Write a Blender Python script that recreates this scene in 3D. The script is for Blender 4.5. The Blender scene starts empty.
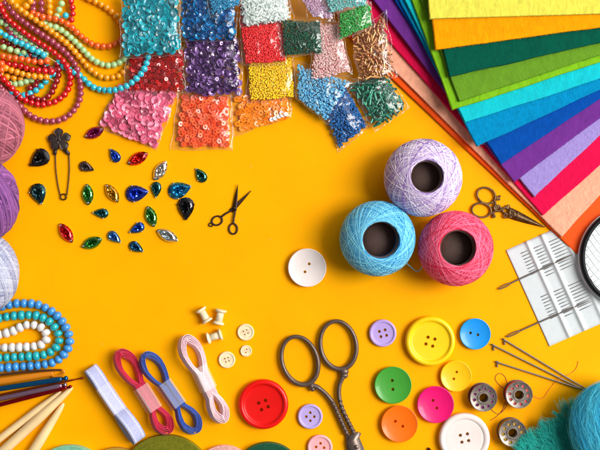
import bpy, math, random
import numpy as np
from mathutils import Vector, Matrix, noise
random.seed(7); rng = np.random.default_rng(7)
PI = math.pi; S = 0.00075; D = 1000.0           # one photo pixel on the table is 0.75 mm, camera 1000 of them up
scn = bpy.context.scene
COL = scn.collection

def W(x, y, z=0.0):                              # table plan position at a height
    k = 1 - z / D
    return np.array([(x-300)*k, (225-y)*k, z], float)
def lin(c):
    return tuple(((v/255)/12.92 if v/255 <= .04045 else ((v/255+.055)/1.055)**2.4) for v in c)

# ---------------------------------------------------------------- materials
def mat(name, c, rough=.4, metal=0, coat=0, var=0, vscale=300, bump=0, bscale=800, c2=None, attr=None,
        spec=.5, trans=0, sheen=0, sss=0, ior=1.5, detail=4, aniso=None):
    m = bpy.data.materials.new(name); m.use_nodes = True
    nt = m.node_tree; b = nt.nodes['Principled BSDF']
    lc = lin(c)
    b.inputs['Base Color'].default_value = (*lc, 1); b.inputs['Roughness'].default_value = rough
    b.inputs['Metallic'].default_value = metal; b.inputs['Coat Weight'].default_value = coat
    b.inputs['Coat Roughness'].default_value = .06
    b.inputs['Specular IOR Level'].default_value = spec; b.inputs['Transmission Weight'].default_value = trans
    b.inputs['Sheen Weight'].default_value = sheen; b.inputs['IOR'].default_value = ior
    if sss:
        b.inputs['Subsurface Weight'].default_value = sss; b.inputs['Subsurface Scale'].default_value = .001
        b.inputs['Subsurface Radius'].default_value = (1, 1, 1)
    tc0 = nt.nodes.new('ShaderNodeTexCoord'); tc = tc0
    if aniso:
        mp = nt.nodes.new('ShaderNodeMapping'); mp.inputs['Scale'].default_value = (1, aniso[0], 1); mp.inputs['Rotation'].default_value = (0, 0, aniso[1])
        wn = nt.nodes.new('ShaderNodeTexNoise'); wn.inputs['Scale'].default_value = 150; wa = nt.nodes.new('ShaderNodeVectorMath'); wa.operation = 'MULTIPLY_ADD'
        wa.inputs[1].default_value = (.006, .006, .006)
        nt.links.new(tc0.outputs['Object'], wn.inputs['Vector']); nt.links.new(wn.outputs['Color'], wa.inputs[0]); nt.links.new(tc0.outputs['Object'], wa.inputs[2])
        nt.links.new(wa.outputs[0], mp.inputs['Vector'])
        class _T: outputs = {'Object': mp.outputs['Vector']}
        tc = _T
    if c2 is None and var:
        c2 = tuple(max(0, v*(1-var)) for v in c); c = tuple(min(255, v*(1+var*.5)) for v in c)
    if c2 is not None:
        mx = nt.nodes.new('ShaderNodeMix'); mx.data_type = 'RGBA'
        mx.inputs['A'].default_value = (*lin(c2), 1); mx.inputs['B'].default_value = (*lin(c), 1)
        if attr:
            a = nt.nodes.new('ShaderNodeAttribute'); a.attribute_name = attr
            nt.links.new(a.outputs['Fac'], mx.inputs['Factor'])
        else:
            n = nt.nodes.new('ShaderNodeTexNoise'); n.inputs['Scale'].default_value = vscale
            n.inputs['Detail'].default_value = detail; n.inputs['Roughness'].default_value = .65
            r = nt.nodes.new('ShaderNodeMapRange'); r.inputs['From Min'].default_value = .32; r.inputs['From Max'].default_value = .68
            nt.links.new(tc.outputs['Object'], n.inputs['Vector']); nt.links.new(n.outputs['Fac'], r.inputs['Value'])
            nt.links.new(r.outputs['Result'], mx.inputs['Factor'])
        nt.links.new(mx.outputs['Result'], b.inputs['Base Color'])
    if bump:
        n = nt.nodes.new('ShaderNodeTexNoise'); n.inputs['Scale'].default_value = bscale; n.inputs['Detail'].default_value = 5
        bp = nt.nodes.new('ShaderNodeBump'); bp.inputs['Strength'].default_value = bump; bp.inputs['Distance'].default_value = .0006
        nt.links.new(tc.outputs['Object'], n.inputs['Vector']); nt.links.new(n.outputs['Fac'], bp.inputs['Height'])
        nt.links.new(bp.outputs['Normal'], b.inputs['Normal'])
    return m

# ---------------------------------------------------------------- object helpers
def tag(o, label, cat, group=None, kind=None):
    if label: o['label'] = label
    if cat: o['category'] = cat
    if group: o['group'] = group
    if kind: o['kind'] = kind
    return o
def thing(name, label, cat, loc=(0, 0, 0), group=None, rz=0):
    o = bpy.data.objects.new(name, None); COL.objects.link(o)
    o.empty_display_size = .003
    o.location = Vector(loc)*S; o.rotation_euler = (0, 0, rz)
    return tag(o, label, cat, group)
def mesh(name, V, F, m, smooth=True, attr=None, uv=None):
    me = bpy.data.meshes.new(name)
    V = np.asarray(V, float)*S
    me.from_pydata(V.tolist(), [], [tuple(f) for f in F] if not isinstance(F, np.ndarray) else F.tolist())
    if smooth: me.polygons.foreach_set('use_smooth', [True]*len(me.polygons))
    if attr is not None:
        a = me.attributes.new('rnd', 'FLOAT', 'POINT'); a.data.foreach_set('value', np.asarray(attr, float))
    for x in (m if isinstance(m, (list, tuple)) else [m]): me.materials.append(x)
    me.update(); return me
def link(name, me, parent=None, loc=None):
    o = bpy.data.objects.new(name, me); COL.objects.link(o)
    if parent: o.parent = parent
    if loc is not None: o.location = Vector(loc)*S
    return o
class MB:
    def __init__(s): s.V = []; s.F = []; s.A = []; s.n = 0
    def add(s, VF, off=(0, 0, 0), M=None, a=0.5):
        V, F = VF; V = np.asarray(V, float)
        if M is not None: V = V @ np.array(M)[:3, :3].T
        V = V + np.asarray(off); s.V.append(V)
        s.F += [tuple(i+s.n for i in f) for f in F]; s.A.append(np.full(len(V), a)); s.n += len(V); return s
    def obj(s, name, m, parent=None, loc=None, smooth=True, attr=False):
        V = np.concatenate(s.V)
        return link(name, mesh(name, V, s.F, m, smooth, np.concatenate(s.A) if attr else None), parent, loc)
    def mesh(s, name, m, smooth=True):
        return mesh(name, np.concatenate(s.V), s.F, m, smooth)

def lathe(prof, seg=48, sx=1, sy=1):
    V = []; F = []
    n = len(prof)
    for i in range(seg):
        a = 2*PI*i/seg
        for r, z in prof: V.append((r*math.cos(a)*sx, r*math.sin(a)*sy, z))
    for i in range(seg):
        j = (i+1) % seg
        for k in range(n-1): F.append((i*n+k, j*n+k, j*n+k+1, i*n+k+1))
    # caps when the ends are off axis are left to closed profiles; poles
    F2 = []
    for f in F: F2.append(f)
    if prof[0][0] > 1e-6 and prof[0] != prof[-1]: F2.append(tuple(i*n for i in range(seg))[::-1])
    if prof[-1][0] > 1e-6 and prof[0] != prof[-1]: F2.append(tuple(i*n+n-1 for i in range(seg)))
    return V, F2
def closed_lathe(prof, seg=48):
    n = len(prof); V = []; F = []
    for i in range(seg):
        a = 2*PI*i/seg
        for r, z in prof: V.append((r*math.cos(a), r*math.sin(a), z))
    for i in range(seg):
        j = (i+1) % seg
        for k in range(n):
            l = (k+1) % n; F.append((i*n+k, j*n+k, j*n+l, i*n+l))
    return V, F
def sphere(r, seg=16, rings=10, sz=1, sx=1, sy=1):
    V = [(0, 0, r*sz)]; F = []
    for j in range(1, rings):
        t = PI*j/rings
        for i in range(seg):
            a = 2*PI*i/seg; V.append((r*math.sin(t)*math.cos(a)*sx, r*math.sin(t)*math.sin(a)*sy, r*math.cos(t)*sz))
    V.append((0, 0, -r*sz))
    for i in range(seg): F.append((0, 1+i, 1+(i+1) % seg))
    for j in range(rings-2):
        for i in range(seg):
            a = 1+j*seg; F.append((a+i, a+seg+i, a+seg+(i+1) % seg, a+(i+1) % seg))
    a = 1+(rings-2)*seg; e = len(V)-1
    for i in range(seg): F.append((a+i, e, a+(i+1) % seg))
    return V, F
def catmull(P, n=8, closed=False):
    P = [np.array(p, float) for p in P]; out = []
    m = len(P); rngi = range(m if closed else m-1)
    for i in rngi:
        if closed: p0, p1, p2, p3 = P[i-1], P[i], P[(i+1) % m], P[(i+2) % m]
        else: p0, p1, p2, p3 = P[max(i-1, 0)], P[i], P[i+1], P[min(i+2, m-1)]
        for k in range(n):
            t = k/n
            out.append(.5*((2*p1)+(-p0+p2)*t+(2*p0-5*p1+4*p2-p3)*t*t+(-p0+3*p1-3*p2+p3)*t**3))
    if not closed: out.append(P[-1])
    return out
def resample(P, step):
    P = np.array(P, float); d = np.r_[0, np.cumsum(np.linalg.norm(np.diff(P, axis=0), axis=1))]
    n = max(2, int(round(d[-1]/step))+1); t = np.linspace(0, d[-1], n)
    return np.stack([np.interp(t, d, P[:, k]) for k in range(P.shape[1])], 1)
def tube(P, r, sides=8, closed=False, caps=True, prof=None, up=(0, 0, 1)):
    P = np.array(P, float); n = len(P)
    if closed: T = np.roll(P, -1, 0)-np.roll(P, 1, 0)
    else:
        T = np.zeros_like(P); T[1:-1] = P[2:]-P[:-2]; T[0] = P[1]-P[0]; T[-1] = P[-1]-P[-2]
    T /= np.maximum(np.linalg.norm(T, axis=1)[:, None], 1e-9)
    up = np.array(up, float)
    R = np.full(n, r, float) if np.isscalar(r) else np.array(r, float)
    V = np.zeros((n, sides, 3)); ang = np.arange(sides)*2*PI/sides
    B = np.cross(T, up); bad = np.linalg.norm(B, axis=1) < .15
    if bad.any(): # transport frames
        b = np.cross(T[0], up)
        if np.linalg.norm(b) < .1: b = np.cross(T[0], (1, 0, 0))
        b /= np.linalg.norm(b); B[0] = b
        for i in range(1, n):
            b = b-T[i]*np.dot(b, T[i]); b /= max(np.linalg.norm(b), 1e-9); B[i] = b
    B /= np.maximum(np.linalg.norm(B, axis=1)[:, None], 1e-9)
    N = np.cross(B, T)
    for k in range(sides):
        if prof is None:
            cb, cn = np.cos(ang[k])*R, np.sin(ang[k])*R
        else:
            cb = np.zeros(n); cn = np.zeros(n)
            for i in range(n):
                a, b_, tw = prof(i/(n-1)); u, v = a*math.cos(ang[k]), b_*math.sin(ang[k])
                cb[i] = (u*math.cos(tw)-v*math.sin(tw))*R[i]; cn[i] = (u*math.sin(tw)+v*math.cos(tw))*R[i]
        V[:, k] = P+B*cb[:, None]+N*cn[:, None]
    F = []
    for i in range(n if closed else n-1):
        j = (i+1) % n
        for k in range(sides):
            l = (k+1) % sides; F.append((i*sides+k, i*sides+l, j*sides+l, j*sides+k))
    if caps and not closed:
        F.append(tuple(range(sides))[::-1]); F.append(tuple((n-1)*sides+k for k in range(sides)))
    return V.reshape(-1, 3), F
def prism(poly, z0, z1, bev=0):
    n = len(poly); V = [(x, y, z0) for x, y in poly]
    F = [tuple(range(n))[::-1]]
    rings = [(0, z1)] if not bev else [(0, z1-bev), (bev, z1)]
    c = np.mean(np.array(poly), 0)
    for k, (ins, z) in enumerate(rings):
        for x, y in poly:
            d = np.array([x, y])-c; L = np.linalg.norm(d)
            d = d*(1-ins/L) + c; V.append((d[0], d[1], z))
        a = k*n; b = (k+1)*n
        for i in range(n): F.append((a+i, a+(i+1) % n, b+(i+1) % n, b+i))
    F.append(tuple(range(len(rings)*n, (len(rings)+1)*n)))
    return V, F
def scatter(tV, tF, pos, mats):
    """many copies of one small template as arrays"""
    tV = np.asarray(tV, float); n = len(tV); k = len(pos)
    V = np.einsum('kij,nj->kni', mats, tV)+pos[:, None, :]
    F = []
    for i in range(k): F += [tuple(a+i*n for a in f) for f in tF]
    return V.reshape(-1, 3), F, np.repeat(rng.random(k), n)
def rand_rot(k, tilt=PI):
    out = np.zeros((k, 3, 3))
    for i in range(k):
        ax = random.uniform(0, 2*PI); t = tilt*math.sqrt(random.random())
        out[i] = np.array(Matrix.Rotation(t, 3, (math.cos(ax), math.sin(ax), 0)) @ Matrix.Rotation(random.uniform(0, 2*PI), 3, 'Z'))
    return out
def boolean(me, cutter):
    a = bpy.data.objects.new('tmp_a', me); b = bpy.data.objects.new('tmp_b', cutter)
    COL.objects.link(a); COL.objects.link(b)
    md = a.modifiers.new('b', 'BOOLEAN'); md.object = b; md.operation = 'DIFFERENCE'; md.solver = 'EXACT'
    dg = bpy.context.evaluated_depsgraph_get(); dg.update()
    r = bpy.data.meshes.new_from_object(a.evaluated_get(dg))
    bpy.data.objects.remove(a); bpy.data.objects.remove(b)
    r.materials.clear()
    for m in me.materials: r.materials.append(m)
    if hasattr(r, 'set_sharp_from_angle'): 
        r.polygons.foreach_set('use_smooth', [True]*len(r.polygons)); r.set_sharp_from_angle(angle=math.radians(35))
    return r

# ---------------------------------------------------------------- table
gm = mat('table_paint', (255, 179, 1), rough=.55, c2=(255, 170, 0), vscale=14, detail=8, bump=.12, bscale=1100, spec=.05)
me = mesh('table_surface', [(-3000, -3000, 0), (3000, -3000, 0), (3000, 3000, 0), (-3000, 3000, 0)], [(0, 1, 2, 3)], gm)
tag(link('table_surface', me), None, None, kind='structure')

db = MB()
for k in range(70):
    x, y, a = random.uniform(5, 595), random.uniform(5, 445), random.uniform(0, 6.3)
    if random.random() < .7: db.add(sphere(random.uniform(.12, .26), 6, 4), off=W(x, y, .15))
    else: db.add(tube([W(x, y, .15), W(x+2*math.cos(a), y+2*math.sin(a), .3), W(x+3.4*math.cos(a+.6), y+3.4*math.sin(a+.6), .15)], .07, 4))
tag(db.obj('dust', mat('dust_pale', (255, 222, 150), rough=.9)), 'tiny pale dust specks and lint on the yellow table', 'dust', None, 'stuff')
# ---------------------------------------------------------------- beads
BC = dict(red=(210, 8, 20), mauve=(166, 62, 86), amber=(255, 160, 10), orange=(252, 98, 20), mint=(180, 222, 152),
          cyan=(40, 194, 216), darkred=(150, 6, 20))
def bead_mesh(r, m, sz=1.0, hole=.2):
    V, F = sphere(r, 18, 12, sz)
    V = np.array(V)
    q = np.hypot(V[:, 0], V[:, 1])/r; V[:, 2] *= np.where(q < .3, .93, 1)
    return mesh('bead', V, F, m)
bmats = {k: mat('bead_'+k, c, rough=.07, coat=1, var=.08, vscale=180, spec=.6) for k, c in BC.items()}
bmeshes = {k: bead_mesh(3.5, bmats[k]) for k in BC}
threadm = mat('bead_cord', (225, 200, 160), rough=.6)
def strand(label, key, pts, z=3.5, r=3.25, cord=True, meshes=None, step=None, group='strands of round glass beads', cat='bead strand', jit=.06, tail=None, name='bead_strand'):
    P = [(p[0], p[1], p[2] if len(p) > 2 else z) for p in pts]
    Q = resample([W(*p) for p in catmull(P, 10)], step or r*1.875)
    c = Q.mean(0); c[2] = 0
    t = thing(name, label, cat, c, group)
    me = meshes or bmeshes[key]
    T = np.gradient(Q, axis=0)
    for i, q in enumerate(Q):
        b = link('bead', me, t, q-c+np.array([0, 0, random.uniform(-jit, jit)]))
        d = Vector(T[i]).normalized() if np.linalg.norm(T[i]) > 1e-6 else Vector((1, 0, 0))
        b.rotation_mode = 'QUATERNION'
        b.rotation_quaternion = d.to_track_quat('Z', 'Y') @ Matrix.Rotation(random.uniform(0, 6.28), 3, 'Z').to_quaternion()
        s = random.uniform(.91, 1.04); b.scale = (s, s, s*random.uniform(.95, 1))
    if cord:
        Qc = list(Q-c)
        if tail is not None: Qc += [W(*p)-c for p in tail]
        MB().add(tube(Qc, .35, 6)).obj('cord', threadm, t)
    return t
L = lambda s, *a, **k: strand(s, *a, **k)
# long outer loops
L('long amber bead strand looping just inside the lowest turquoise loop', 'amber', [(8, -3, 11), (13, 3, 11), (23.5, 12, 11), (35, 19.5, 10.5), (46, 27.5, 9), (58, 36.5, 7), (69, 45.5, 5), (78, 55.5, 3.5), (87, 66), (92.5, 71), (99, 75.5), (106, 77.5), (112.5, 77.5), (119, 76), (124.5, 71), (130, 65.5, 3.3), (134, 58, 3.3)])
L('pale mint bead strand looping between the amber and orange loops', 'mint', [(40, 20, 5), (48, 25, 6), (53, 26, 6), (59.5, 29, 5), (65.5, 33), (71, 38), (76, 42.5), (81, 47.5), (86, 53), (91, 58), (97, 62), (103, 64.5), (109.5, 65.5), (116, 64), (122, 61), (128, 56), (132, 50)])
L('orange bead strand making the loop just inside the pale mint one', 'orange', [(33, 13, 8), (42, 17, 11), (49, 17.7, 11), (56, 19, 10), (63, 21.5, 8), (70, 26, 5), (75.5, 31), (81, 36), (86, 40), (92, 44), (98.5, 46), (105.5, 46.5), (112, 45.5), (118, 42), (124, 38), (130, 33)])
L('amber bead strand arching from the top edge to the turquoise sequin bag', 'amber', [(84, -4), (90, -1), (96, 2), (102, 5), (108, 8.5), (112.5, 12.5), (117, 16.5), (120, 21), (123, 27), (125, 33)])
L('turquoise bead strand making the lowest loop, lying over the pink sequin bag', 'cyan', [(59, 62, 3.3), (64, 67, 3.3), (74, 72, 3.3), (82, 77, 3.3), (85, 80), (89, 84), (94, 87.5), (101, 89.7, 4), (108, 90.5, 7), (115, 90, 10.5), (121.5, 88, 12), (127.5, 85.5, 13), (133, 81.5, 13.5), (138, 77, 13.5), (143, 71, 13.5), (146, 64.5, 13), (148, 57, 12.5)])
L('dusky mauve bead strand ending in the round loop above the flower pin', 'mauve', [(5, 3, 8), (11, 10, 8), (15.5, 15.5, 8), (26.5, 24, 8), (38, 32, 8), (50, 40, 7), (61.5, 49, 5), (67, 54, 4), (71.5, 59.5), (75.5, 65.5), (78, 72), (79.5, 79), (80.5, 86), (80.7, 93), (79.5, 100), (76.5, 106.5), (72, 112.5), (66.5, 117), (60, 120), (53.5, 121.3), (46, 121.2), (39, 119.5), (32, 116.5), (26.5, 112.5), (21.5, 107.5), (17, 102.5), (12, 98), (5, 91.5), (-2, 86)])
L('bright red bead strand making the round loop just inside the mauve one', 'red', [(-3, 0, 9), (0, 5, 9), (3, 12, 9), (7, 18, 9), (12.5, 23.5, 9), (24.5, 33, 9), (36, 41, 8.5), (48.5, 48.5, 7.5), (54.5, 53, 6.5), (60, 58, 6), (65.5, 64, 6), (69, 71, 5), (70.5, 78, 4), (69.3, 85), (66.5, 92), (62, 97), (55.5, 101.5), (48.5, 103.5), (41, 105), (34, 103.5), (27, 101), (20.5, 97.5, 4), (16, 92.5, 5), (11, 87.5, 6), (6, 82, 7), (0, 76, 7), (-5, 71, 7)])
L('turquoise bead strand ending in a bare cord below the red diagonal', 'cyan', [(-5, 29, 10), (2, 33.5, 10), (7, 36.5, 10), (12.5, 39.5, 10), (18, 42.5, 10), (24, 44.5, 10), (30.5, 48.5, 10), (37, 51.5, 10), (43.5, 55, 9.5)], tail=[(50, 58.5, 8), (56, 62, 6)])
L('short pale mint bead strand at the left edge above the orange row', 'mint', [(-3, 46, 8), (3.5, 47, 8), (10, 49.5, 8), (17, 51.3, 7), (24, 52.5, 5)])
L('orange bead row at the left edge just above the dark red row', 'orange', [(-3, 54.5, 12), (4.5, 56.5, 12), (11.5, 58, 12), (18.5, 58.7, 12), (25.5, 59.7, 12), (32.5, 61.5, 12), (40, 62, 11), (47, 61, 9)])
L('red bead row below the orange row, ending in the tangle', 'red', [(3, 62, 8), (9, 64, 8), (16, 65, 8.5), (23, 66.5, 9), (29, 69, 10), (36, 70, 10), (43.5, 71, 10), (51.5, 71.5, 9)])
L('dark red bead loop lying inside the bright red round loop', 'darkred', [(57, 64, 3.3), (58.5, 71, 3.3), (58, 78), (55, 84), (52.5, 91), (48, 96.5), (42, 100), (34, 98), (27, 95)])
L('amber bead row below the red row with a bare cord end', 'amber', [(-2, 60, 8), (3, 65, 9), (6, 68, 9), (12, 70.5, 9), (18.5, 72.5, 9.5), (25, 74.5, 9.5), (32, 76, 9.5), (39, 76.7, 9), (46.5, 77, 8)], tail=[(51, 79, 7), (56, 82.5, 4), (60, 84, 1)])
L('short amber bead row peeping out under the longer amber row', 'amber', [(1, 74, 5), (8, 77, 5), (14, 78, 5), (21, 79, 4)])
L('short pale mint bead strand under the amber rows', 'mint', [(10, 84, 4), (17, 83.8, 4.5), (24.5, 82, 5), (31.5, 79.5, 4.5)])
L('short turquoise bead curve inside the red round loop', 'cyan', [(12, 92, 3.3), (21, 95.5, 3.3), (28.5, 94), (35, 91), (41, 86), (46, 81, 4), (49, 76, 4)])
L('orange bead pair at the left edge by the amber row', 'orange', [(-4, 65, 13), (1.5, 64, 13.5), (1.5, 70, 13)])
L('mauve bead row at the left edge beside the pink yarn ball', 'mauve', [(-3, 80, 4), (1, 87, 4), (6, 92, 4)])
L('amber bead column standing at the top edge beside the mauve columns', 'amber', [(49, -4, 9), (49.3, 0, 9), (49.7, 6, 9), (49.7, 12.5, 8)])
L('short amber bead curve crossing left of the mauve columns at the top edge', 'amber', [(33, -4, 9), (31, .5, 10), (26.7, 5.5, 10), (22, 10, 9)])
L('mauve bead column at the top edge nearest the amber column', 'mauve', [(41.5, -3, 8), (41.5, 4, 8), (41.7, 10.5, 8), (42, 16, 5)])
L('mauve bead column at the top edge further left', 'mauve', [(34, -3, 7), (33.2, 3, 7), (33.5, 9.5, 7), (35, 15, 4)])
L('pale mint bead column at the top edge above the single turquoise bead', 'mint', [(62.5, -3, 9), (61.5, 4, 9), (59, 10, 9), (57, 16, 7)])
L('single turquoise bead on a cord near the top edge beside the red column', 'cyan', [(65.5, 15.5, 10), (60, 19.5, 5)], step=6.8)
L('red bead column at the top edge right of the pale mint column', 'red', [(68, -4, 6), (70.5, 0, 6), (72, 6.5, 6), (72.6, 13, 6), (71.5, 20, 5)])
# deeper layer of the tangle
L('dark red bead strand buried at the bottom of the tangle near the left edge', 'darkred', [(-3, 40), (8, 43), (20, 49), (32, 56), (44, 66), (56, 70)])
L('mauve bead strand buried under the red diagonal', 'mauve', [(-3, 8), (6, 22), (12, 34), (26, 42), (42, 50)])
L('pale mint bead strand buried under the red and turquoise diagonals', 'mint', [(-4, 20, 4), (3, 23, 4), (10, 27, 4), (20, 36, 4), (32, 44, 4), (46, 54, 4)])
L('turquoise bead strand buried under the orange and red rows', 'cyan', [(22, 55, 3.3), (30, 56, 3.3), (38, 57, 3.3), (48, 66, 3.3), (54, 74, 3.3)])
L('dark red bead strand buried under the amber rows by the left edge', 'darkred', [(-3, 68), (10, 66.5), (26, 70), (38, 82), (30, 88)])

# faceted rondelle necklace
rond = {k: mat('rondelle_'+k, c, rough=.22, coat=.4, var=.08, vscale=150, sss=s) for k, c, s in
        (('blue', (64, 150, 222), 0), ('teal', (34, 178, 186), 0), ('white', (232, 228, 224), .2))}
def rond_mesh(m):
    V, F = lathe([(0.001, -3.5), (2.4, -3.45), (4.1, -2.2), (4.55, -.9), (4.7, 0), (4.55, .9), (4.1, 2.2), (2.4, 3.45), (.001, 3.5)], 16)
    me = mesh('bead', V, F, m, True); 
    return me
rm = {k: rond_mesh(v) for k, v in rond.items()}
G = 'nested strands of rondelle beads'
L('outermost strand of sky blue rondelle beads round the turquoise one', None, [(-12, 309), (-4, 308), (3, 306.5), (8.5, 305), (15, 303.5), (22.5, 303.3), (30, 303.5), (37.5, 304.5), (44, 307), (50.5, 310.5), (57, 315.5), (62, 321), (66, 327.5), (69, 334.5), (69.7, 342.5), (67.5, 349.5), (62.5, 356), (56.5, 361), (49.5, 363.5), (42, 364.7), (35, 365.5), (20, 366.5), (6.5, 367.5), (-6, 368.5)], z=4.4, meshes=rm['blue'], step=7.15, group=G)
L('middle strand of turquoise rondelle beads between the blue and the white', None, [(-8, 319), (0, 318), (5.5, 317), (13, 316), (21, 315.3), (28.5, 315), (36, 315.4), (43.5, 318), (50, 322), (55.5, 328.5), (59, 336), (58.5, 343.5), (53.5, 350), (46, 354), (38.5, 355.7), (31, 356.2), (16, 357), (1.5, 357.7), (-8, 358)], z=4.4, meshes=rm['teal'], step=7.25, group=G)
L('innermost strand of milky white rondelle beads', None, [(-8, 335), (-3, 335), (4, 333.5), (12, 331.5), (19, 328), (26, 325), (34.5, 325), (42, 328), (47, 335.5), (44, 343), (36, 345.8), (29, 346.7), (13, 347.5), (5, 347.6), (-10, 347.7)], z=4.4, meshes=rm['white'], step=7.5, group=G)

# ---------------------------------------------------------------- buttons
def button(label, x, y, R, c, holes, style='rim', hr=None, gloss=.35, name='button', wood=False, h=None, group='buttons scattered on the table', c2=None):
    R *= .995; h = h or R*.32; hr = (hr or 1.9)*.84
    m = mat('button_'+label[:18].replace(' ', '_'), c, rough=gloss, coat=0 if wood else .2, spec=.35, var=.10 if wood else .03, vscale=250 if wood else 60, c2=c2, bump=.03, bscale=500)
    if style == 'rim':      # raised round rim, sunk flat centre
        pr = [(.001, .35), (R*.86, .35), (R*.97, h*.3), (R, h*.62), (R*.965, h*.9), (R*.90, h), (R*.83, h*.97), (R*.77, h*.78), (R*.73, h*.74), (R*.68, h*.72), (.001, h*.72)]
    elif style == 'dish':   # thin lip, shallow dished face
        pr = [(.001, .35), (R*.84, .35), (R*.97, h*.5), (R, h*.86), (R*.985, h*.97), (R*.955, h), (R*.925, h*.95), (R*.7, h*.78), (R*.4, h*.66), (.001, h*.62)]
    else:                   # wide rim with a fine groove
        pr = [(.001, .35), (R*.84, .35), (R*.98, h*.4), (R, h*.7), (R*.96, h*.92), (R*.90, h), (R*.82, h*.97), (R*.76, h*.86), (R*.745, h*.80), (R*.72, h*.82), (R*.5, h*.78), (.001, h*.76)]
    # smooth the profile
    q = [pr[0], pr[1]]+[tuple(p) for p in catmull(pr[1:-1], 4)[1:-1]]+[pr[-2], pr[-1]]
    me = mesh('face', *lathe([tuple(map(float, p)) for p in q], 72), m)
    # weld poles
    import bmesh
    bm = bmesh.new(); bm.from_mesh(me); bmesh.ops.remove_doubles(bm, verts=bm.verts, dist=.0025*S*2); bmesh.ops.recalc_face_normals(bm, faces=bm.faces); bm.to_mesh(me); bm.free()
    b = MB()
    for hx, hy in holes:
        b.add(lathe([(hr, -5), (hr, h*1.5)], 20), off=(hx-x, y-hy, 0))
        b2 = None
    cut = b.mesh('cut', m, False)
    me = boolean(me, cut)
    base = W(x, y, h)[:2]
    o = link(name, me, None, (base[0], base[1], 0))
    tag(o, label, 'button', group)
    return o
def four(x, y, r, a0): return [(x+r*math.cos(a0+k*PI/2), y+r*math.sin(a0+k*PI/2)) for k in range(4)]
button('plain white two-hole button alone in the middle of the table', 307.2, 267.7, 19.2, (244, 232, 230), [(309.2, 264), (305, 271.9)], 'dish', 1.7)
button('lilac four-hole button right of the big scissors, beside the large yellow button', 382.9, 333.3, 13.8, (186, 160, 226), [(379.4, 331.6), (385.1, 330), (380.9, 336.8), (386.6, 335.5)], 'rim', 1.75)
button('largest yellow button, four holes and a thick raised rim', 430.6, 341.4, 25, (255, 208, 6), [(428.4, 337.5), (435.2, 339.4), (426.3, 344.2), (433, 346.4)], 'rim', 2.0)
button('sky blue two-hole button right of the large yellow one', 475.3, 334, 15.6, (22, 150, 240), [(470.8, 333.1), (478.2, 335)], 'dish', 1.7)
button('small yellow two-hole button below the large yellow one', 456.1, 376.3, 15.6, (250, 196, 8), [(457, 372.3), (454.1, 379.1)], 'dish', 1.6)
button('green two-hole button above the orange one', 393.1, 385.3, 18.6, (66, 158, 52), [(392.4, 380.8), (393, 389.7)], 'dish', 1.9)
button('orange two-hole button below the green one', 399.5, 424.1, 18.4, (255, 112, 4), [(395.5, 421.7), (402.9, 426.7)], 'dish', 1.8)
button('magenta pink two-hole button between the orange and white ones', 435.6, 404.7, 18.5, (232, 8, 112), [(433.2, 400.8), (437.1, 408.4)], 'dish', 1.8)
button('large white four-hole button with a pinkish ring at the bottom edge', 464.8, 439, 25.5, (240, 226, 222), [(460.8, 435.8), (467.8, 434.4), (462.3, 442.6), (469, 441.1)], 'groove', 2.0)
button('largest red four-hole button between the ribbons and the scissors', 263.3, 404.7, 25, (226, 10, 6), [(258.5, 403.4), (265.3, 400.8), (261.4, 410), (267.9, 407.1)], 'rim', 2.1)
button('lilac four-hole button between the red button and the big scissors', 310.2, 416.7, 12.6, (186, 166, 226), four(310.2, 416.9, 4, 0), 'rim', 1.7)
button('pale pink four-hole button cut by the bottom edge', 320, 447.6, 12.7, (246, 176, 182), four(320, 447.6, 4, .1), 'rim', 1.7)
wc = (246, 222, 182)
GW = 'small wooden buttons'
button('wooden four-hole button, upper of the three beside the spools', 245.6, 332.3, 8.4, wc, four(245.6, 332.3, 2.5, -1.2), 'rim', .95, .55, wood=True, h=2.6, group=GW)
button('smallest wooden button, with two holes', 246, 351, 5.8, wc, [(246.6, 349.4), (245.8, 352.6)], 'rim', .9, .55, wood=True, h=2.2, group=GW)
button('wooden four-hole button, lowest and nearest the white ribbon', 226.8, 359.9, 8.4, wc, four(226.8, 359.9, 2.4, -1.1), 'rim', .95, .55, wood=True, h=2.6, group=GW)

# ---------------------------------------------------------------- wooden spools
spoolm = mat('spool_wood', (247, 228, 192), rough=.55, var=.12, vscale=220, bump=.1)
def spool(label, x, y, ang, L_=14.8, R=5.9):
    t = thing('wooden_spool', label, 'spool', W(x, y, 0), 'tiny bare wooden spools')
    h = L_/2; r = R*.62
    def rot(VF):
        V, F = VF; V = np.array(V); V = np.stack([V[:, 2], V[:, 1], V[:, 0]+R*.98], 1); return V, F
    for o_, z0, s in (('flange', -h, 1), ('flange', h, -1)):
        V = lathe([(.9, z0), (R*.8, z0), (R*.97, z0+s*.3), (R, z0+s*1.0), (R*.9, z0+s*1.9), (r, z0+s*3.1)], 32)
        MB().add(rot(V)).obj('flange', spoolm, t)
    MB().add(rot(lathe([(r, -h+2.9), (r*.95, 0), (r, h-2.9)], 28))).obj('barrel', spoolm, t)
    t.rotation_euler = (0, 0, ang); return t
spool('wooden spool, upper left of three, leaning towards its neighbour', 204.6, 314.8, math.atan2(-59, 34))
spool('wooden spool standing more upright, upper right of three', 220.2, 316.4, math.atan2(-68, -14))
spool('wooden spool lying sideways below the other two', 214.9, 335.8, math.atan2(22, 69))

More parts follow.
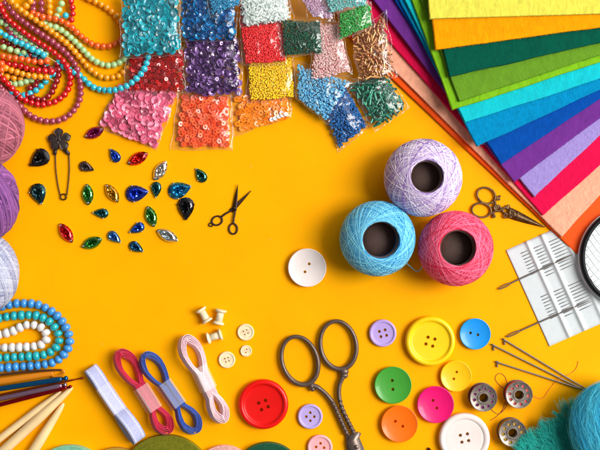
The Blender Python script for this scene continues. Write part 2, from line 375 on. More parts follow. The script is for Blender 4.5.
# ---------------------------------------------------------------- crochet thread balls
def thread_ball(label, x, y, R, hx, hy, hr, c, c2, seed):
    r_ = random.Random(seed); Rz = R*.78; zc = Rz*.93; R *= .955
    m1 = mat('thread_'+label[:6], c, rough=.45, c2=c2, attr='rnd', spec=.3, bump=.2, bscale=3000)  # pale tone paints the thread highlights, dark tone the shaded gaps
    loc = W(x, y, zc); loc[2] = 0
    t = thing('thread_ball', label, 'thread ball', loc, 'balls of crochet thread')
    inc0 = math.acos(min(.95, (hr*.97)/R))
    off = (W(hx, hy, zc*1.9)-W(x, y, zc))[:2]
    sh = np.array([off[0], off[1]])*.9           # hole slightly off the axis
    b = MB()
    for k in range(330):
        om = k*2.39996+r_.uniform(-.15, .15)
        if r_.random() < .82: inc = inc0+r_.uniform(-.10, .0)
        else: inc = inc0-r_.uniform(.1, .55)
        rr = R-.55+r_.uniform(-.7, .45); n = 44
        P = []
        for i in range(n):
            a = 2*PI*i/n; u = np.array([math.cos(a), math.sin(a)*math.cos(inc), math.sin(a)*math.sin(inc)])
            X = u[0]*math.cos(om)-u[1]*math.sin(om); Y = u[0]*math.sin(om)+u[1]*math.cos(om); Z = u[2]
            w = max(0, Z)**2
            P.append((X*rr+sh[0]*w, Y*rr+sh[1]*w, zc+Z*rr*.78))
        b.add(tube(P, .5, 5, closed=True), a=min(1, max(0, r_.gauss(.56, .42))))
    b.obj('thread_winding', m1, t, attr=True)
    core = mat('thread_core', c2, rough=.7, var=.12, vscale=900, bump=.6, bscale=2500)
    pr = []
    for k in range(25):
        lat = -inc0+2*inc0*k/24; pr.append((math.cos(lat)*(R-1.6), zc+math.sin(lat)*(R-1.6)*.78))
    V, F = closed_lathe(pr+[(pr[-1][0]-.8, zc), (pr[0][0]-.8, zc-1)], 64)
    V = np.array(V); w = np.clip((V[:, 2]-zc)/(Rz), 0, 1)**2; V[:, 0] += sh[0]*w; V[:, 1] += sh[1]*w
    MB().add((V, F)).obj('inner_winding', core, t)
    tm = mat('tube_board', (92, 72, 66), rough=.8, var=.1, vscale=120)
    zt = zc+math.sin(inc0)*R*.78-3
    tube_r = hr*.93
    V, F = closed_lathe([(tube_r, 2), (tube_r, zt), (tube_r-.9, zt), (tube_r-.9, 2)], 48)
    V = np.array(V); w = np.clip((V[:, 2]-zc)/(Rz), 0, 1)**2; V[:, 0] += sh[0]*w; V[:, 1] += sh[1]*w
    MB().add((V, F)).obj('tube', tm, t)
    MB().add(lathe([(.01, zt-17), (tube_r-1.0, zt-17), (tube_r-1.0, zt-16.4), (.01, zt-16.4)], 40), off=(sh[0]*.8, sh[1]*.8, 0)).obj('end_plug', tm, t)
    return t
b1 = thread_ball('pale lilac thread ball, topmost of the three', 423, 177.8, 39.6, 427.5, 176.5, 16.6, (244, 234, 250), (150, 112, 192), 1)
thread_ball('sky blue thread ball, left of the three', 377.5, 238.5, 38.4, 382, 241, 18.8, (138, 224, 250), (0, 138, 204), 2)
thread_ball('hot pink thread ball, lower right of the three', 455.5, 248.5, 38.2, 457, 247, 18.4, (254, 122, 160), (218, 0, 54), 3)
# a stray end between two of the balls
threadb = mat('stray_thread', (90, 190, 225), rough=.5)

# ---------------------------------------------------------------- yarn balls at the left edge
def yarn_ball(label, x, y, rx, ry, rz, c, c2, yr, bundles, per, seed, cat='yarn ball'):
    r_ = random.Random(seed)
    m = mat('yarn_'+label[:6], c, rough=.75, c2=c2, attr='rnd', sheen=.1, bump=.6, bscale=2200)
    loc = W(x, y, rz); loc[2] = 0
    t = thing('yarn_ball', label, cat, loc, 'balls of yarn at the left edge')
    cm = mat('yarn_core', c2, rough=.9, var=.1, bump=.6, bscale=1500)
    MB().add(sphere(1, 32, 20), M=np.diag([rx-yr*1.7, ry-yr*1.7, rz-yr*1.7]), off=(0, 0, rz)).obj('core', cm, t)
    b = MB(); layer = 0
    for k in range(bundles):
        ax = Vector((r_.gauss(0, 1), r_.gauss(0, 1), r_.gauss(0, .55))).normalized()
        u = ax.orthogonal().normalized(); v = ax.cross(u)
        d0 = r_.uniform(-.25, .25); lay = -yr*1.1+yr*1.5*k/bundles
        for j in range(per):
            d = d0+(j-per/2)*yr*1.9/((rx+ry)/2)
            if abs(d) > .93: continue
            rad = math.sqrt(1-d*d); n = 56; P = []; ph = r_.uniform(0, 6.28); am = r_.uniform(.0, .02); jl = r_.uniform(-.7, .35)*yr
            for i in range(n):
                a = 2*PI*i/n; q = ax*(d+am*math.sin(2*a+ph))+(u*math.cos(a)+v*math.sin(a))*rad
                q = q.normalized(); e = lay+jl
                P.append((q.x*(rx+e), q.y*(ry+e), rz+q.z*(rz+e)))
            b.add(tube(P, yr, 6, closed=True), a=min(1, max(0, r_.gauss(.55, .28))))
    b.obj('yarn_winding', m, t, attr=True)
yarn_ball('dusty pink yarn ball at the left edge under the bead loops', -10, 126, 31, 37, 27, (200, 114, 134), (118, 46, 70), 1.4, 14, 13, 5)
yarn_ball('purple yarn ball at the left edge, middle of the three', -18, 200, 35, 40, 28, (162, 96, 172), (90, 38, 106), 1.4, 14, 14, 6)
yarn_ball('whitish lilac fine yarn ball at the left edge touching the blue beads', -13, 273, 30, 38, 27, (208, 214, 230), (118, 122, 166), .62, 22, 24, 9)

# ---------------------------------------------------------------- felt sheets
def felt(label, c, C, Ldir, Bdir, z, th=2.1, L1=330, L2=330, kind='felt_sheet', rough=.95, soft=True):
    C = np.array(C, float); u = np.array(Ldir, float)-C; u /= np.linalg.norm(u); v = np.array(Bdir, float)-C; v /= np.linalg.norm(v)
    n = 110; g = np.linspace(0, 1, n)**1.35
    V = np.zeros((n, n, 3)); sd = random.random()*50
    for i in range(n):
        for j in range(n):
            e = .22*noise.noise((j*.9, sd, 0))+.9*noise.noise((j*.07, sd, 3)) if i == 0 else (.22*noise.noise((sd, i*.9, 0))+.9*noise.noise((sd, i*.07, 3)) if j == 0 else 0)
            p = C+u*(g[i]*L1+(e if i == 0 else 0))+v*(g[j]*L2+(e if j == 0 else 0))
            zz = z+th+.3*noise.noise((p[0]*.03, p[1]*.03, sd))+.5*noise.noise((p[0]*.012, p[1]*.012, sd+9))
            ed = min(i, j)
            if ed == 0: zz -= .45*th
            V[i, j] = W(p[0], p[1], zz)
    o = V[0, 0].copy(); o[2] = 0
    top = (V-o).reshape(-1, 3); bot = top.copy(); bot[:, 2] = (V-o).reshape(-1, 3)[:, 2]-th*.9
    F = []
    N2 = n*n
    for i in range(n-1):
        for j in range(n-1):
            a = i*n+j; F.append((a, a+n, a+n+1, a+1)); F.append((N2+a, N2+a+1, N2+a+n+1, N2+a+n))
    rim = [(0, j) for j in range(n)]+[(i, n-1) for i in range(1, n)]+[(n-1, j) for j in range(n-2, -1, -1)]+[(i, 0) for i in range(n-2, 0, -1)]
    idx = [i*n+j for i, j in rim]
    for k in range(len(idx)):
        a, b = idx[k], idx[(k+1) % len(idx)]; F.append((a, b, N2+b, N2+a))
    if soft: m = mat('felt_'+label[:14].replace(' ', '_'), c, rough=rough, var=.07+.04*random.random(), vscale=random.choice((260, 380, 520)), detail=9, bump=.5, bscale=random.choice((650, 850, 1000)), aniso=(random.uniform(.3, .6), random.uniform(0, 3.1)), sheen=.03, spec=.04)
    else: m = mat('foam_sheet', c, rough=.5, var=.03, vscale=300, bump=.1, bscale=1200, spec=.12)
    allV = np.concatenate([top, bot])
    import bmesh
    ob = link(kind, mesh(kind, allV, F, m), None, o)
    bm = bmesh.new(); bm.from_mesh(ob.data); bmesh.ops.recalc_face_normals(bm, faces=bm.faces); bm.to_mesh(ob.data); bm.free()
    if soft:                                      # stray fibres standing on the cut edges
        fb = MB()
        for k in range(420):
            e = random.random()**1.2*260
            d, nn = (u, v) if random.random() < .5 else (v, u)
            p = C+d*e; q = p-nn*random.uniform(.2, 1.0)+d*random.uniform(-.8, .8); zz = z+th*random.uniform(.2, .9)
            fb.add(tube([W(p[0]+nn[0]*.6, p[1]+nn[1]*.6, zz)-o, W(*(p*.5+q*.5), zz+.15)-o, W(q[0], q[1], zz+random.uniform(-.3, .3))-o], .07, 3))
        fb.obj('edge_fuzz', m, ob)
    return tag(ob, label, 'felt sheet' if soft else 'craft sheet', 'fan of coloured felt sheets')
z = 1.7; dz = 3.0
SH = [('bottom orange craft sheet of the fan, its corner beside the magnifier', (238, 82, 2), (576.7, 254), (390, 77), (600, 230)),
      ('peach felt sheet just above the orange bottom sheet', (246, 172, 142), (561.5, 237), (392, 69), (600, 195)),
      ('hot pink and crimson felt sheet between peach and lavender', (222, 20, 74), (542.8, 215.5), (392, 45), (600, 165)),
      ('pale lavender felt sheet above the hot pink one', (158, 140, 208), (534.2, 197), (387, 16), (600, 135)),
      ('violet purple felt sheet above the lavender one', (112, 50, 142), (514, 182), (385.5, 16), (600, 118)),
      ('royal blue felt sheet above the purple one', (8, 76, 166), (501, 164.3), (394, 0), (600, 99)),
      ('medium azure blue felt sheet between royal blue and turquoise', (4, 138, 192), (477, 146.7), (399, 0), (600, 90)),
      ('bright turquoise felt sheet under the lime one', (24, 194, 208), (465, 122.8), (404.5, 0), (600, 79)),
      ('bright lime green felt sheet showing as a narrow border', (128, 190, 34), (452.2, 110), (411.5, 0), (600, 62)),
      ('olive grass green felt sheet on the lime sheet', (102, 150, 40), (459.2, 101.6), (420.5, 0), (600, 55)),
      ('dark forest green felt sheet in the fan', (6, 84, 66), (449.7, 77), (430, 0), (600, 43)),
      ('orange yellow felt sheet second from the top of the fan', (240, 158, 6), (435.7, 50.2), (429, -6), (600, 27.5)),
      ('pale lemon yellow felt sheet on top of the fan', (230, 222, 84), (429.9, 19), (427.6, -2), (600, 14))]
for k, (lb, c, C, a, b) in enumerate(SH):
    felt(lb, c, C, a, b, z, th=2.6 if k else 1.2, soft=k > 0); z += dz if k else 1.5

# ---------------------------------------------------------------- gems
silver = mat('silver_setting', (200, 195, 185), rough=.25, metal=1)
blackm = mat('setting_dark', (60, 50, 45), rough=.35, metal=.9)
def gem(label, shape, x, y, L_, Wd, ang, c, c2=None, dark=False, sd=None, metal=.9):
    """ang = direction of the point in picture terms (degrees, y down)"""
    r_ = random.Random(sd if sd is not None else int(x*31+y)); n = 16
    k = L_/22
    t = thing('rhinestone', label, 'rhinestone', W(x, y, 0), 'loose faceted rhinestones', rz=-math.radians(ang))
    def outline(s, ph=0):
        out = []
        for i in range(n):
            a = 2*PI*(i+ph)/n
            if shape == 'drop': X = L_/2*math.cos(a); Y = Wd/2*math.sin(a)*abs(math.sin(a/2))**.9/.79
            else:
                X = L_/2*math.cos(a); Y = Wd/2*math.copysign(abs(math.sin(a))**1.55, math.sin(a))
            out.append((X*s-(.06*L_*(1-s) if shape == 'drop' else 0), Y*s))
        return out
    m = mat('gem_'+label[:10].replace(' ', '_'), c, rough=.03, metal=metal, coat=1, c2=c2, vscale=260) if c2 else mat('gem_'+label[:10].replace(' ', '_'), c, rough=.03, metal=metal, coat=1)
    h = 1.0+L_*.15
    rings = [(.86, 0, 0.6), (1.0, 0, h*.42), (.93, 0, h*.55), (.76, .5, h*.88), (.60, 0, h*1.0)]
    V = []; F = []
    for s, ph, zz in rings: V += [(px, py, zz) for px, py in outline(s, ph)]
    for j in range(len(rings)-1):
        for i in range(n):
            a, b = j*n+i, j*n+(i+1) % n; c_, d = a+n, b+n
            if rings[j+1][1] > rings[j][1]: F += [(a, b, c_), (b, d, c_)]
            elif rings[j+1][1] < rings[j][1]: F += [(a, b, d), (a, d, c_)]
            else: F.append((a, b, d, c_))
    # table: the back facets seen through it
    r1 = len(V); V += [(px, py, h*((.93 if i % 2 else .62)+r_.uniform(-.06, .06))) for i, (px, py) in enumerate(outline(.43, .5))]
    r2 = len(V); V += [(px, py, h*((.5 if i % 2 else .84)+r_.uniform(-.08, .08))) for i, (px, py) in enumerate(outline(.22, 0))]
    V.append((-.05*L_, 0, h*.6)); a0 = 4*n; ce = len(V)-1
    for i in range(n):
        j = (i+1) % n
        F += [(a0+i, a0+j, r1+i), (a0+j, r1+j, r1+i), (r1+i, r1+j, r2+j), (r1+i, r2+j, r2+i), (r2+i, r2+j, ce)]
    MB().add((V, F)).obj('stone', m, t, smooth=False)
    sm = blackm if dark else silver
    V = [(px, py, zz) for s, zz in ((.95, 0), (.99, .5), (.99, h*.36)) for px, py in outline(s)]
    F = [tuple(range(n))[::-1]]+[(j*n+i, j*n+(i+1) % n, (j+1)*n+(i+1) % n, (j+1)*n+i) for j in range(2) for i in range(n)]+[tuple(range(2*n, 3*n))]
    MB().add((V, F)).obj('setting', sm, t, smooth=False)
    if shape == 'drop':
        o_ = outline(.97)
        for i in (1, 5, 11, 15):
            px, py = o_[i]; MB().add(sphere(.75*k+.15, 8, 6, .8), off=(px, py, h*.55)).obj('prong', sm, t)
    else:
        for s in (-1, 1):
            MB().add(closed_lathe([(.55, -.2), (1.05, -.2), (1.05, .25), (.55, .25)], 12), off=(s*L_*.40, 0, h*.93)).obj('sewing_eyelet', sm, t)
    return t
blk = (34, 32, 36); teal = (6, 96, 100); grn = (56, 140, 56); blu = (30, 84, 190)
gem('large black teardrop rhinestone left of the flower pin', 'drop', 39.2, 159, 23, 17.5, 143, blk, dark=True)
gem('small smoky grey teardrop rhinestone right of the flower pin', 'drop', 86.8, 167.3, 16, 10.5, 22, (96, 84, 86), dark=True)
gem('large dark teal teardrop rhinestone left of the pin wires', 'drop', 38.8, 194.3, 22, 17, 74, (8, 92, 92), (2, 40, 48))
gem('small royal blue teardrop rhinestone pointing up left, nearest the pink bag', 'drop', 114.5, 155.2, 16, 10.5, 237, blu)
gem('green marquise rhinestone standing upright right of the pin wires', 'nav', 88, 194.5, 21.5, 12, 86, grn)
gem('amber yellow marquise rhinestone', 'nav', 112.4, 193.3, 22, 11.5, 56, (196, 150, 8))
gem('small teal teardrop rhinestone pointing left, below the upright green marquise', 'drop', 100.7, 213.2, 16.5, 10.2, 184, teal)
gem('red marquise rhinestone at the lower left of the gems', 'nav', 66.4, 233, 23, 12, 56, (206, 10, 16))
gem('green marquise rhinestone lying nearly level at the bottom left', 'nav', 92.2, 242.8, 22, 12, -22, grn)
gem('small pale blue teardrop rhinestone pointing down right, near the level green one', 'drop', 114.8, 237.6, 16.5, 10.5, 38, (70, 130, 196))
gem('bright red marquise rhinestone below the pink bag', 'nav', 138.1, 158.6, 23, 12, -28, (210, 14, 10))
gem('clear marquise rhinestone leaning right, below the orange bag', 'nav', 160.5, 170.7, 22.5, 12, -58, (214, 206, 196))
gem('large cobalt blue teardrop rhinestone pointing right', 'drop', 137.6, 193.2, 23.5, 17, -8, (24, 66, 196))
gem('small dark teal teardrop rhinestone pointing down between two large blue ones', 'drop', 156.3, 189.9, 16.5, 10.8, 92, teal)
gem('large cyan teardrop rhinestone pointing right', 'drop', 180.3, 189.7, 24, 17, -17, (6, 140, 190))
gem('large black teardrop rhinestone pointing down, below the cyan one', 'drop', 186.1, 208.8, 23, 17, 90, blk, dark=True)
gem('small green teal teardrop rhinestone nearest the small scissors', 'drop', 200.6, 175, 16.5, 11, 236, (4, 96, 84))
gem('green marquise rhinestone above the iridescent one', 'nav', 151.2, 216.5, 22, 12, 72, (60, 140, 60))
gem('clear iridescent marquise rhinestone at the lower right of the gems', 'nav', 167.7, 235.5, 23.5, 12, 27, (216, 210, 200), (170, 190, 200))
gem('small blue teardrop rhinestone pointing left and slightly down', 'drop', 136.8, 228.6, 17, 10.5, 152, (30, 90, 190))
gem('small teal blue teardrop rhinestone lowest of all the gems', 'drop', 136.7, 247.5, 16.5, 10.5, 30, (8, 96, 136))
gem('magenta marquise rhinestone tucked against the corner of the pink bag', 'nav', 94.5, 132.9, 21, 11.5, -24, (156, 16, 104))

# ---------------------------------------------------------------- flower safety pin
pinm = mat('dark_bronze', (96, 74, 52), rough=.35, metal=1, var=.2, vscale=300)
petm = mat('black_patina', (74, 64, 60), rough=.42, metal=.6, var=.25, vscale=260, bump=.2, bscale=900)
t = thing('flower_pin', 'safety pin with a blackened five-petal flower at its head', 'safety pin', W(60.2, 140, 0))
for a in (95, 170, 20, 236, 310):
    a = math.radians(a); n = 10; V = []; F = []
    for i in range(n):
        s = i/(n-1); w = (1.0+3.7*(s/.6)**1.2 if s < .6 else 4.7*math.sqrt(max(0.02, 1-((s-.6)/.42)**2))); 
        if i == 0: w = 1.0
        for j in range(7):
            q = (j-3)/3; rr = 1+s*11.0-(.8*q*q*s)
            V.append((rr, q*w, 4.6-1.1*abs(q)**1.2*(.4+s)+1.1*math.sin(s*PI)+(.5 if j == 3 else 0)*0-(.7*(1-abs(q)) if s > .3 else 0)))
    k = len(V); V += [(x_, y_, z_-.9) for x_, y_, z_ in V]
    for i in range(n-1):
        for j in range(6):
            b = i*7+j; F += [(b, b+7, b+8, b+1), (k+b, k+b+1, k+b+8, k+b+7)]
    rim = [j for j in range(7)]+[i*7+6 for i in range(1, n)]+[(n-1)*7+j for j in range(5, -1, -1)]+[i*7 for i in range(n-2, 0, -1)]
    for i in range(len(rim)):
        p, q = rim[i], rim[(i+1) % len(rim)]; F.append((p, k+p, k+q, q))
    M = Matrix.Rotation(a, 3, 'Z'); MB().add((V, F), M=M).obj('petal', petm, t)
MB().add(sphere(1.6, 12, 8, .7), off=(0, 0, 5)).obj('flower_centre', petm, t)
MB().add(prism([(-6, -9.5), (-6, -15), (-3.5, -15), (-2.5, -9)], .6, 3), ).add(prism([(2, -9), (7.2, -9.5), (10.2, -12.5), (9.8, -15.3), (7.5, -14.5)], .6, 3)).obj('clasp', petm, t)
o0 = W(60.2, 140, 0)
P = [W(55.6, 152, 1.6)-o0, W(56, 168, 1.6)-o0, W(57.8, 183, 1.6)-o0, W(60.4, 195, 1.6)-o0]
MB().add(tube(catmull(P, 6), .62, 8)).obj('pin_wire', pinm, t)
P = [W(69, 152, 1.6)-o0, W(69.6, 168, 1.6)-o0, W(68.6, 183, 1.6)-o0, W(67, 195, 1.6)-o0]
MB().add(tube(catmull(P, 6), .62, 8)).obj('pin_wire', pinm, t)
P = [W(63.7+2.9*math.cos(a), 196.9+2.9*math.sin(a), 1.2+a*.1)-o0 for a in np.linspace(-.6, 4*PI-2.4, 40)]
MB().add(tube(P, .65, 8)).obj('spring_coil', pinm, t)

# ---------------------------------------------------------------- scissors
def path(pts, zz, o): return [W(p[0], p[1], p[2] if len(p) > 2 else zz)-o for p in catmull([(q[0], q[1], q[2] if len(q) > 2 else zz) for q in pts], 8)]
def ring(cx, cy, a, b, tilt, zz, r, o, sides=12, flat=1.0, wob=0):
    P = []
    for i in range(64):
        u = 2*PI*i/64; X = a*math.cos(u); Y = b*math.sin(u)
        P.append(W(cx+X*math.cos(tilt)-Y*math.sin(tilt), cy+X*math.sin(tilt)+Y*math.cos(tilt), zz)-o)
    return tube(P, [r*(1+wob*math.cos(2*PI*i/64)) for i in range(64)], sides, closed=True)
def blade(A, B, w, z0, z1, o, side=1, w2=.3):
    A = np.array(A, float); B = np.array(B, float); d = (B-A)/np.linalg.norm(B-A); nn = np.array([-d[1], d[0]])*side
    L_ = np.linalg.norm(B-A); n = 14; V = []; F = []
    for i in range(n):
        s = i/(n-1); ww = w*(1-s**1.6)+w2*s**1.6
        c = A+d*L_*s
        a, b = c-nn*ww*.45, c+nn*ww*.55
        mid = c-nn*ww*.1
        V += [W(*a, z0)-o, W(*a, z1)-o, W(*mid, z1+.15)-o, W(*b, z0+.15)-o]
    for i in range(n-1):
        for k in range(4):
            l = (k+1) % 4; F.append((i*4+k, i*4+l, (i+1)*4+l, (i+1)*4+k))
    F.append((3, 2, 1, 0)); e = (n-1)*4; F.append((e, e+1, e+2, e+3))
    return V, F
gun = mat('gunmetal', (108, 91, 82), rough=.42, metal=.6, var=.12, vscale=200, bump=.12, bscale=900)
o = W(335, 395, 0)
t = thing('large_scissors', 'large gunmetal scissors with oval grips and rope-twist shanks at the bottom edge', 'scissors', o)
twist = lambda k: (lambda s: (1.0, .72, s*PI*k))
hm = MB()
hm.add(ring(299.8, 360.6, 24.6, 17.6, math.radians(72), 4.2, 2.3, o, 14, wob=.12))
hm.add(sphere(3.5, 16, 10, .8), off=W(311.5, 386, 4.2)-o)
hm.add(sphere(2.6, 14, 8, .8), off=W(312.5, 389, 4)-o)
hm.add(tube(path([(311, 385), (318, 387.5), (326, 394), (332.5, 402)], 4.3, o), [2.5]*10+[2.2]*15, 12))
hm.add(tube(path([(331.5, 400.5), (335.5, 408), (339.5, 417), (343.5, 426), (347.5, 434.5)], 4.3, o), 2.65, 12, prof=twist(9)))
hm.obj('handle', gun, t)
hm = MB()
hm.add(ring(338.3, 345.2, 24.2, 17.8, math.radians(80), 4.2, 2.3, o, 14, wob=.1))
hm.add(sphere(4.0, 16, 10, .8, 1.2), off=W(344, 371.5, 4.2)-o)
hm.add(sphere(3.3, 16, 10, .8, 1.25), off=W(344, 375.5, 4.2)-o)
hm.add(tube(path([(343, 377), (339.8, 384), (338.8, 392), (339.5, 400)], 4.3, o), 2.3, 12))
hm.add(tube(path([(339.3, 398), (342, 408), (346.5, 418), (350.5, 426), (354.5, 434)], 4.3, o), 2.6, 12, prof=twist(9)))
hm.obj('handle', gun, t)
blm = mat('blade_steel', (128, 112, 104), rough=.38, metal=.7, bump=.05)
def poly_px(P, z0, z1, o, bev=.4): 
    return prism([tuple((W(x, y, z1)-o)[:2]) for x, y in P][::-1], z0, z1, bev)
MB().add(poly_px([(346, 432.5), (351, 435), (354, 441), (372, 480), (380, 520), (377, 523), (360, 482), (350, 462), (346.5, 448)], 1.3, 3.6, o)).obj('blade', blm, t)
MB().add(poly_px([(347, 443), (350.5, 435), (357.5, 432), (361, 433.5), (359.2, 437.5), (365.5, 452), (372, 470), (386, 522), (384, 523), (366, 482), (352, 456)], 3.8, 6.2, o)).obj('blade', blm, t)
MB().add(lathe([(.01, 6), (2.1, 6), (2.3, 6.6), (1.6, 7.2), (.01, 7.4)], 20), off=(W(356.5, 447, 6)*[1, 1, 0]-o*[1, 1, 0])).obj('pivot_screw', blm, t)

# little black scissors
bk = mat('black_iron', (66, 50, 44), rough=.45, metal=.6, bump=.15, var=.2, vscale=300)
o = W(233.3, 207.5, 0)
t = thing('small_scissors', 'tiny open black scissors with round finger rings right of the rhinestones', 'scissors', o)
MB().add(ring(217.2, 220.6, 5.3, 4.4, -.4, 1.3, .85, o)).add(ring(211, 224.7, 1.9, 1.7, 0, 1.2, .6, o, 8)).add(tube(path([(221.2, 217), (226, 213.5), (231.5, 210.5), (234, 208)], 1.3, o), .95, 8)).obj('handle', bk, t)
MB().add(ring(233.3, 228.8, 5.2, 4.1, 1.5, 1.3, .85, o)).add(tube(path([(233.5, 223.6), (234, 218), (235, 213), (235.5, 208)], 2.2, o), .95, 8)).obj('handle', bk, t)
MB().add(blade((231, 211), (251.4, 190.5), 4.4, .6, 1.8, o, 1)).obj('blade', bk, t)
MB().add(blade((234.6, 210.5), (237.9, 184.3), 4.6, 1.9, 3.0, o, -1)).obj('blade', bk, t)
MB().add(lathe([(.01, 2.9), (1.0, 2.9), (.9, 3.5), (.01, 3.7)], 12), off=(W(234.2, 208, 3)-o)*[1, 1, 0]).obj('pivot_screw', bk, t)

# antique stork-like embroidery scissors
br = mat('antique_brass', (118, 92, 62), rough=.45, metal=.7, var=.3, vscale=260, bump=.3, bscale=800)
o = W(505, 211, 0)
t = thing('embroidery_scissors', 'antique brass embroidery scissors with scrolled shanks beside the felt fan', 'scissors', o)
def scroll(cx, cy, r, a0, turns, zz, rr=.7):
    return tube([W(cx+r*(1-.7*k)*math.cos(a0+k*turns*2*PI), cy+r*(1-.7*k)*math.sin(a0+k*turns*2*PI), zz)-o for k in np.linspace(0, 1, 22)], rr, 8)
hm = MB().add(ring(486.2, 195.6, 9.4, 7.7, .45, 2.2, 1.05, o, 10))
hm.add(tube(path([(493.8, 199.6), (495.5, 204), (494, 208.5), (498, 211), (504, 208), (508, 208.5), (513, 211.5)], 2.6, o), 1.25, 8))
hm.add(scroll(498.3, 198, 2.2, .5, 1.2, 2.4)).add(scroll(497, 207.5, 2.4, 2, 1.1, 2.6)).add(scroll(508.5, 207, 2.2, 3, 1.2, 2.8)).add(sphere(1.3, 10, 6), off=W(499.8, 196.3, 2.3)-o)
hm.obj('handle', br, t)
hm = MB().add(ring(481.4, 210.2, 9.6, 7.0, .12, 2.2, 1.05, o, 10))
hm.add(tube(path([(490.5, 213.5), (494.5, 212), (496, 207.5), (499, 206), (503.5, 212), (508, 214.5), (512, 215)], 2.2, o), 1.25, 8))
hm.add(scroll(493.5, 216.2, 2.1, 4, 1.2, 2.0)).add(scroll(505.5, 215.6, 2.3, 1, 1.2, 2.3)).add(scroll(510.5, 216.5, 1.8, 2, 1.1, 2.2)).add(sphere(1.2, 10, 6), off=W(493.8, 215.6, 2.2)-o)
hm.obj('handle', br, t)
MB().add(blade((510, 213.5), (545, 227.3), 8.5, .8, 2.0, o, 1)).obj('blade', br, t)
MB().add(blade((510, 211.5), (545, 227), 7.2, 2.1, 3.4, o, -1)).obj('blade', br, t)
MB().add(lathe([(.01, 3.3), (1.6, 3.3), (1.4, 4.2), (.01, 4.4)], 14), off=(W(514, 213.2, 3)-o)*[1, 1, 0]).add(tube([W(510.3, 207.8, 3.4)-o, W(509.2, 217.6, 3.4)-o], 1.1, 8)).add(tube([W(518.3, 211, 3.5)-o, W(516.6, 219.5, 3.2)-o], .8, 8)).obj('pivot_screw', br, t)

# ---------------------------------------------------------------- folded ribbons
def stitched(name, c, cs, edge=.16, pitch=1.9, c2=None):
    m = mat(name, c, rough=.6, var=.1, vscale=900, bump=.4, bscale=2600, sheen=.2); nt = m.node_tree; b = nt.nodes['Principled BSDF']
    uv = nt.nodes.new('ShaderNodeUVMap'); sp = nt.nodes.new('ShaderNodeSeparateXYZ'); nt.links.new(uv.outputs['UV'], sp.inputs['Vector'])
    def mth(op, a, bb=None, cc=None):
        n = nt.nodes.new('ShaderNodeMath'); n.operation = op
        for k, v in enumerate((a, bb, cc)):
            if v is None: continue
            if isinstance(v, (int, float)): n.inputs[k].default_value = v
            else: nt.links.new(v, n.inputs[k])
        return n.outputs[0]
    fr = mth('FRACT', mth('MULTIPLY', sp.outputs['X'], 1/pitch)); dash = mth('LESS_THAN', fr, .55)
    d = mth('ABSOLUTE', mth('SUBTRACT', sp.outputs['Y'], .5)); line = mth('COMPARE', d, .5-edge, .055)
    f = mth('MULTIPLY', dash, line)
    mx = nt.nodes.new('ShaderNodeMix'); mx.data_type = 'RGBA'; mx.inputs['B'].default_value = (*lin(cs), 1)
    old = b.inputs['Base Color'].links[0].from_socket
    nt.links.new(old, mx.inputs['A']); nt.links.new(f, mx.inputs['Factor']); nt.links.new(mx.outputs['Result'], b.inputs['Base Color'])
    return m
bandm = bpy.data.materials.new('clear_band'); bandm.use_nodes = True
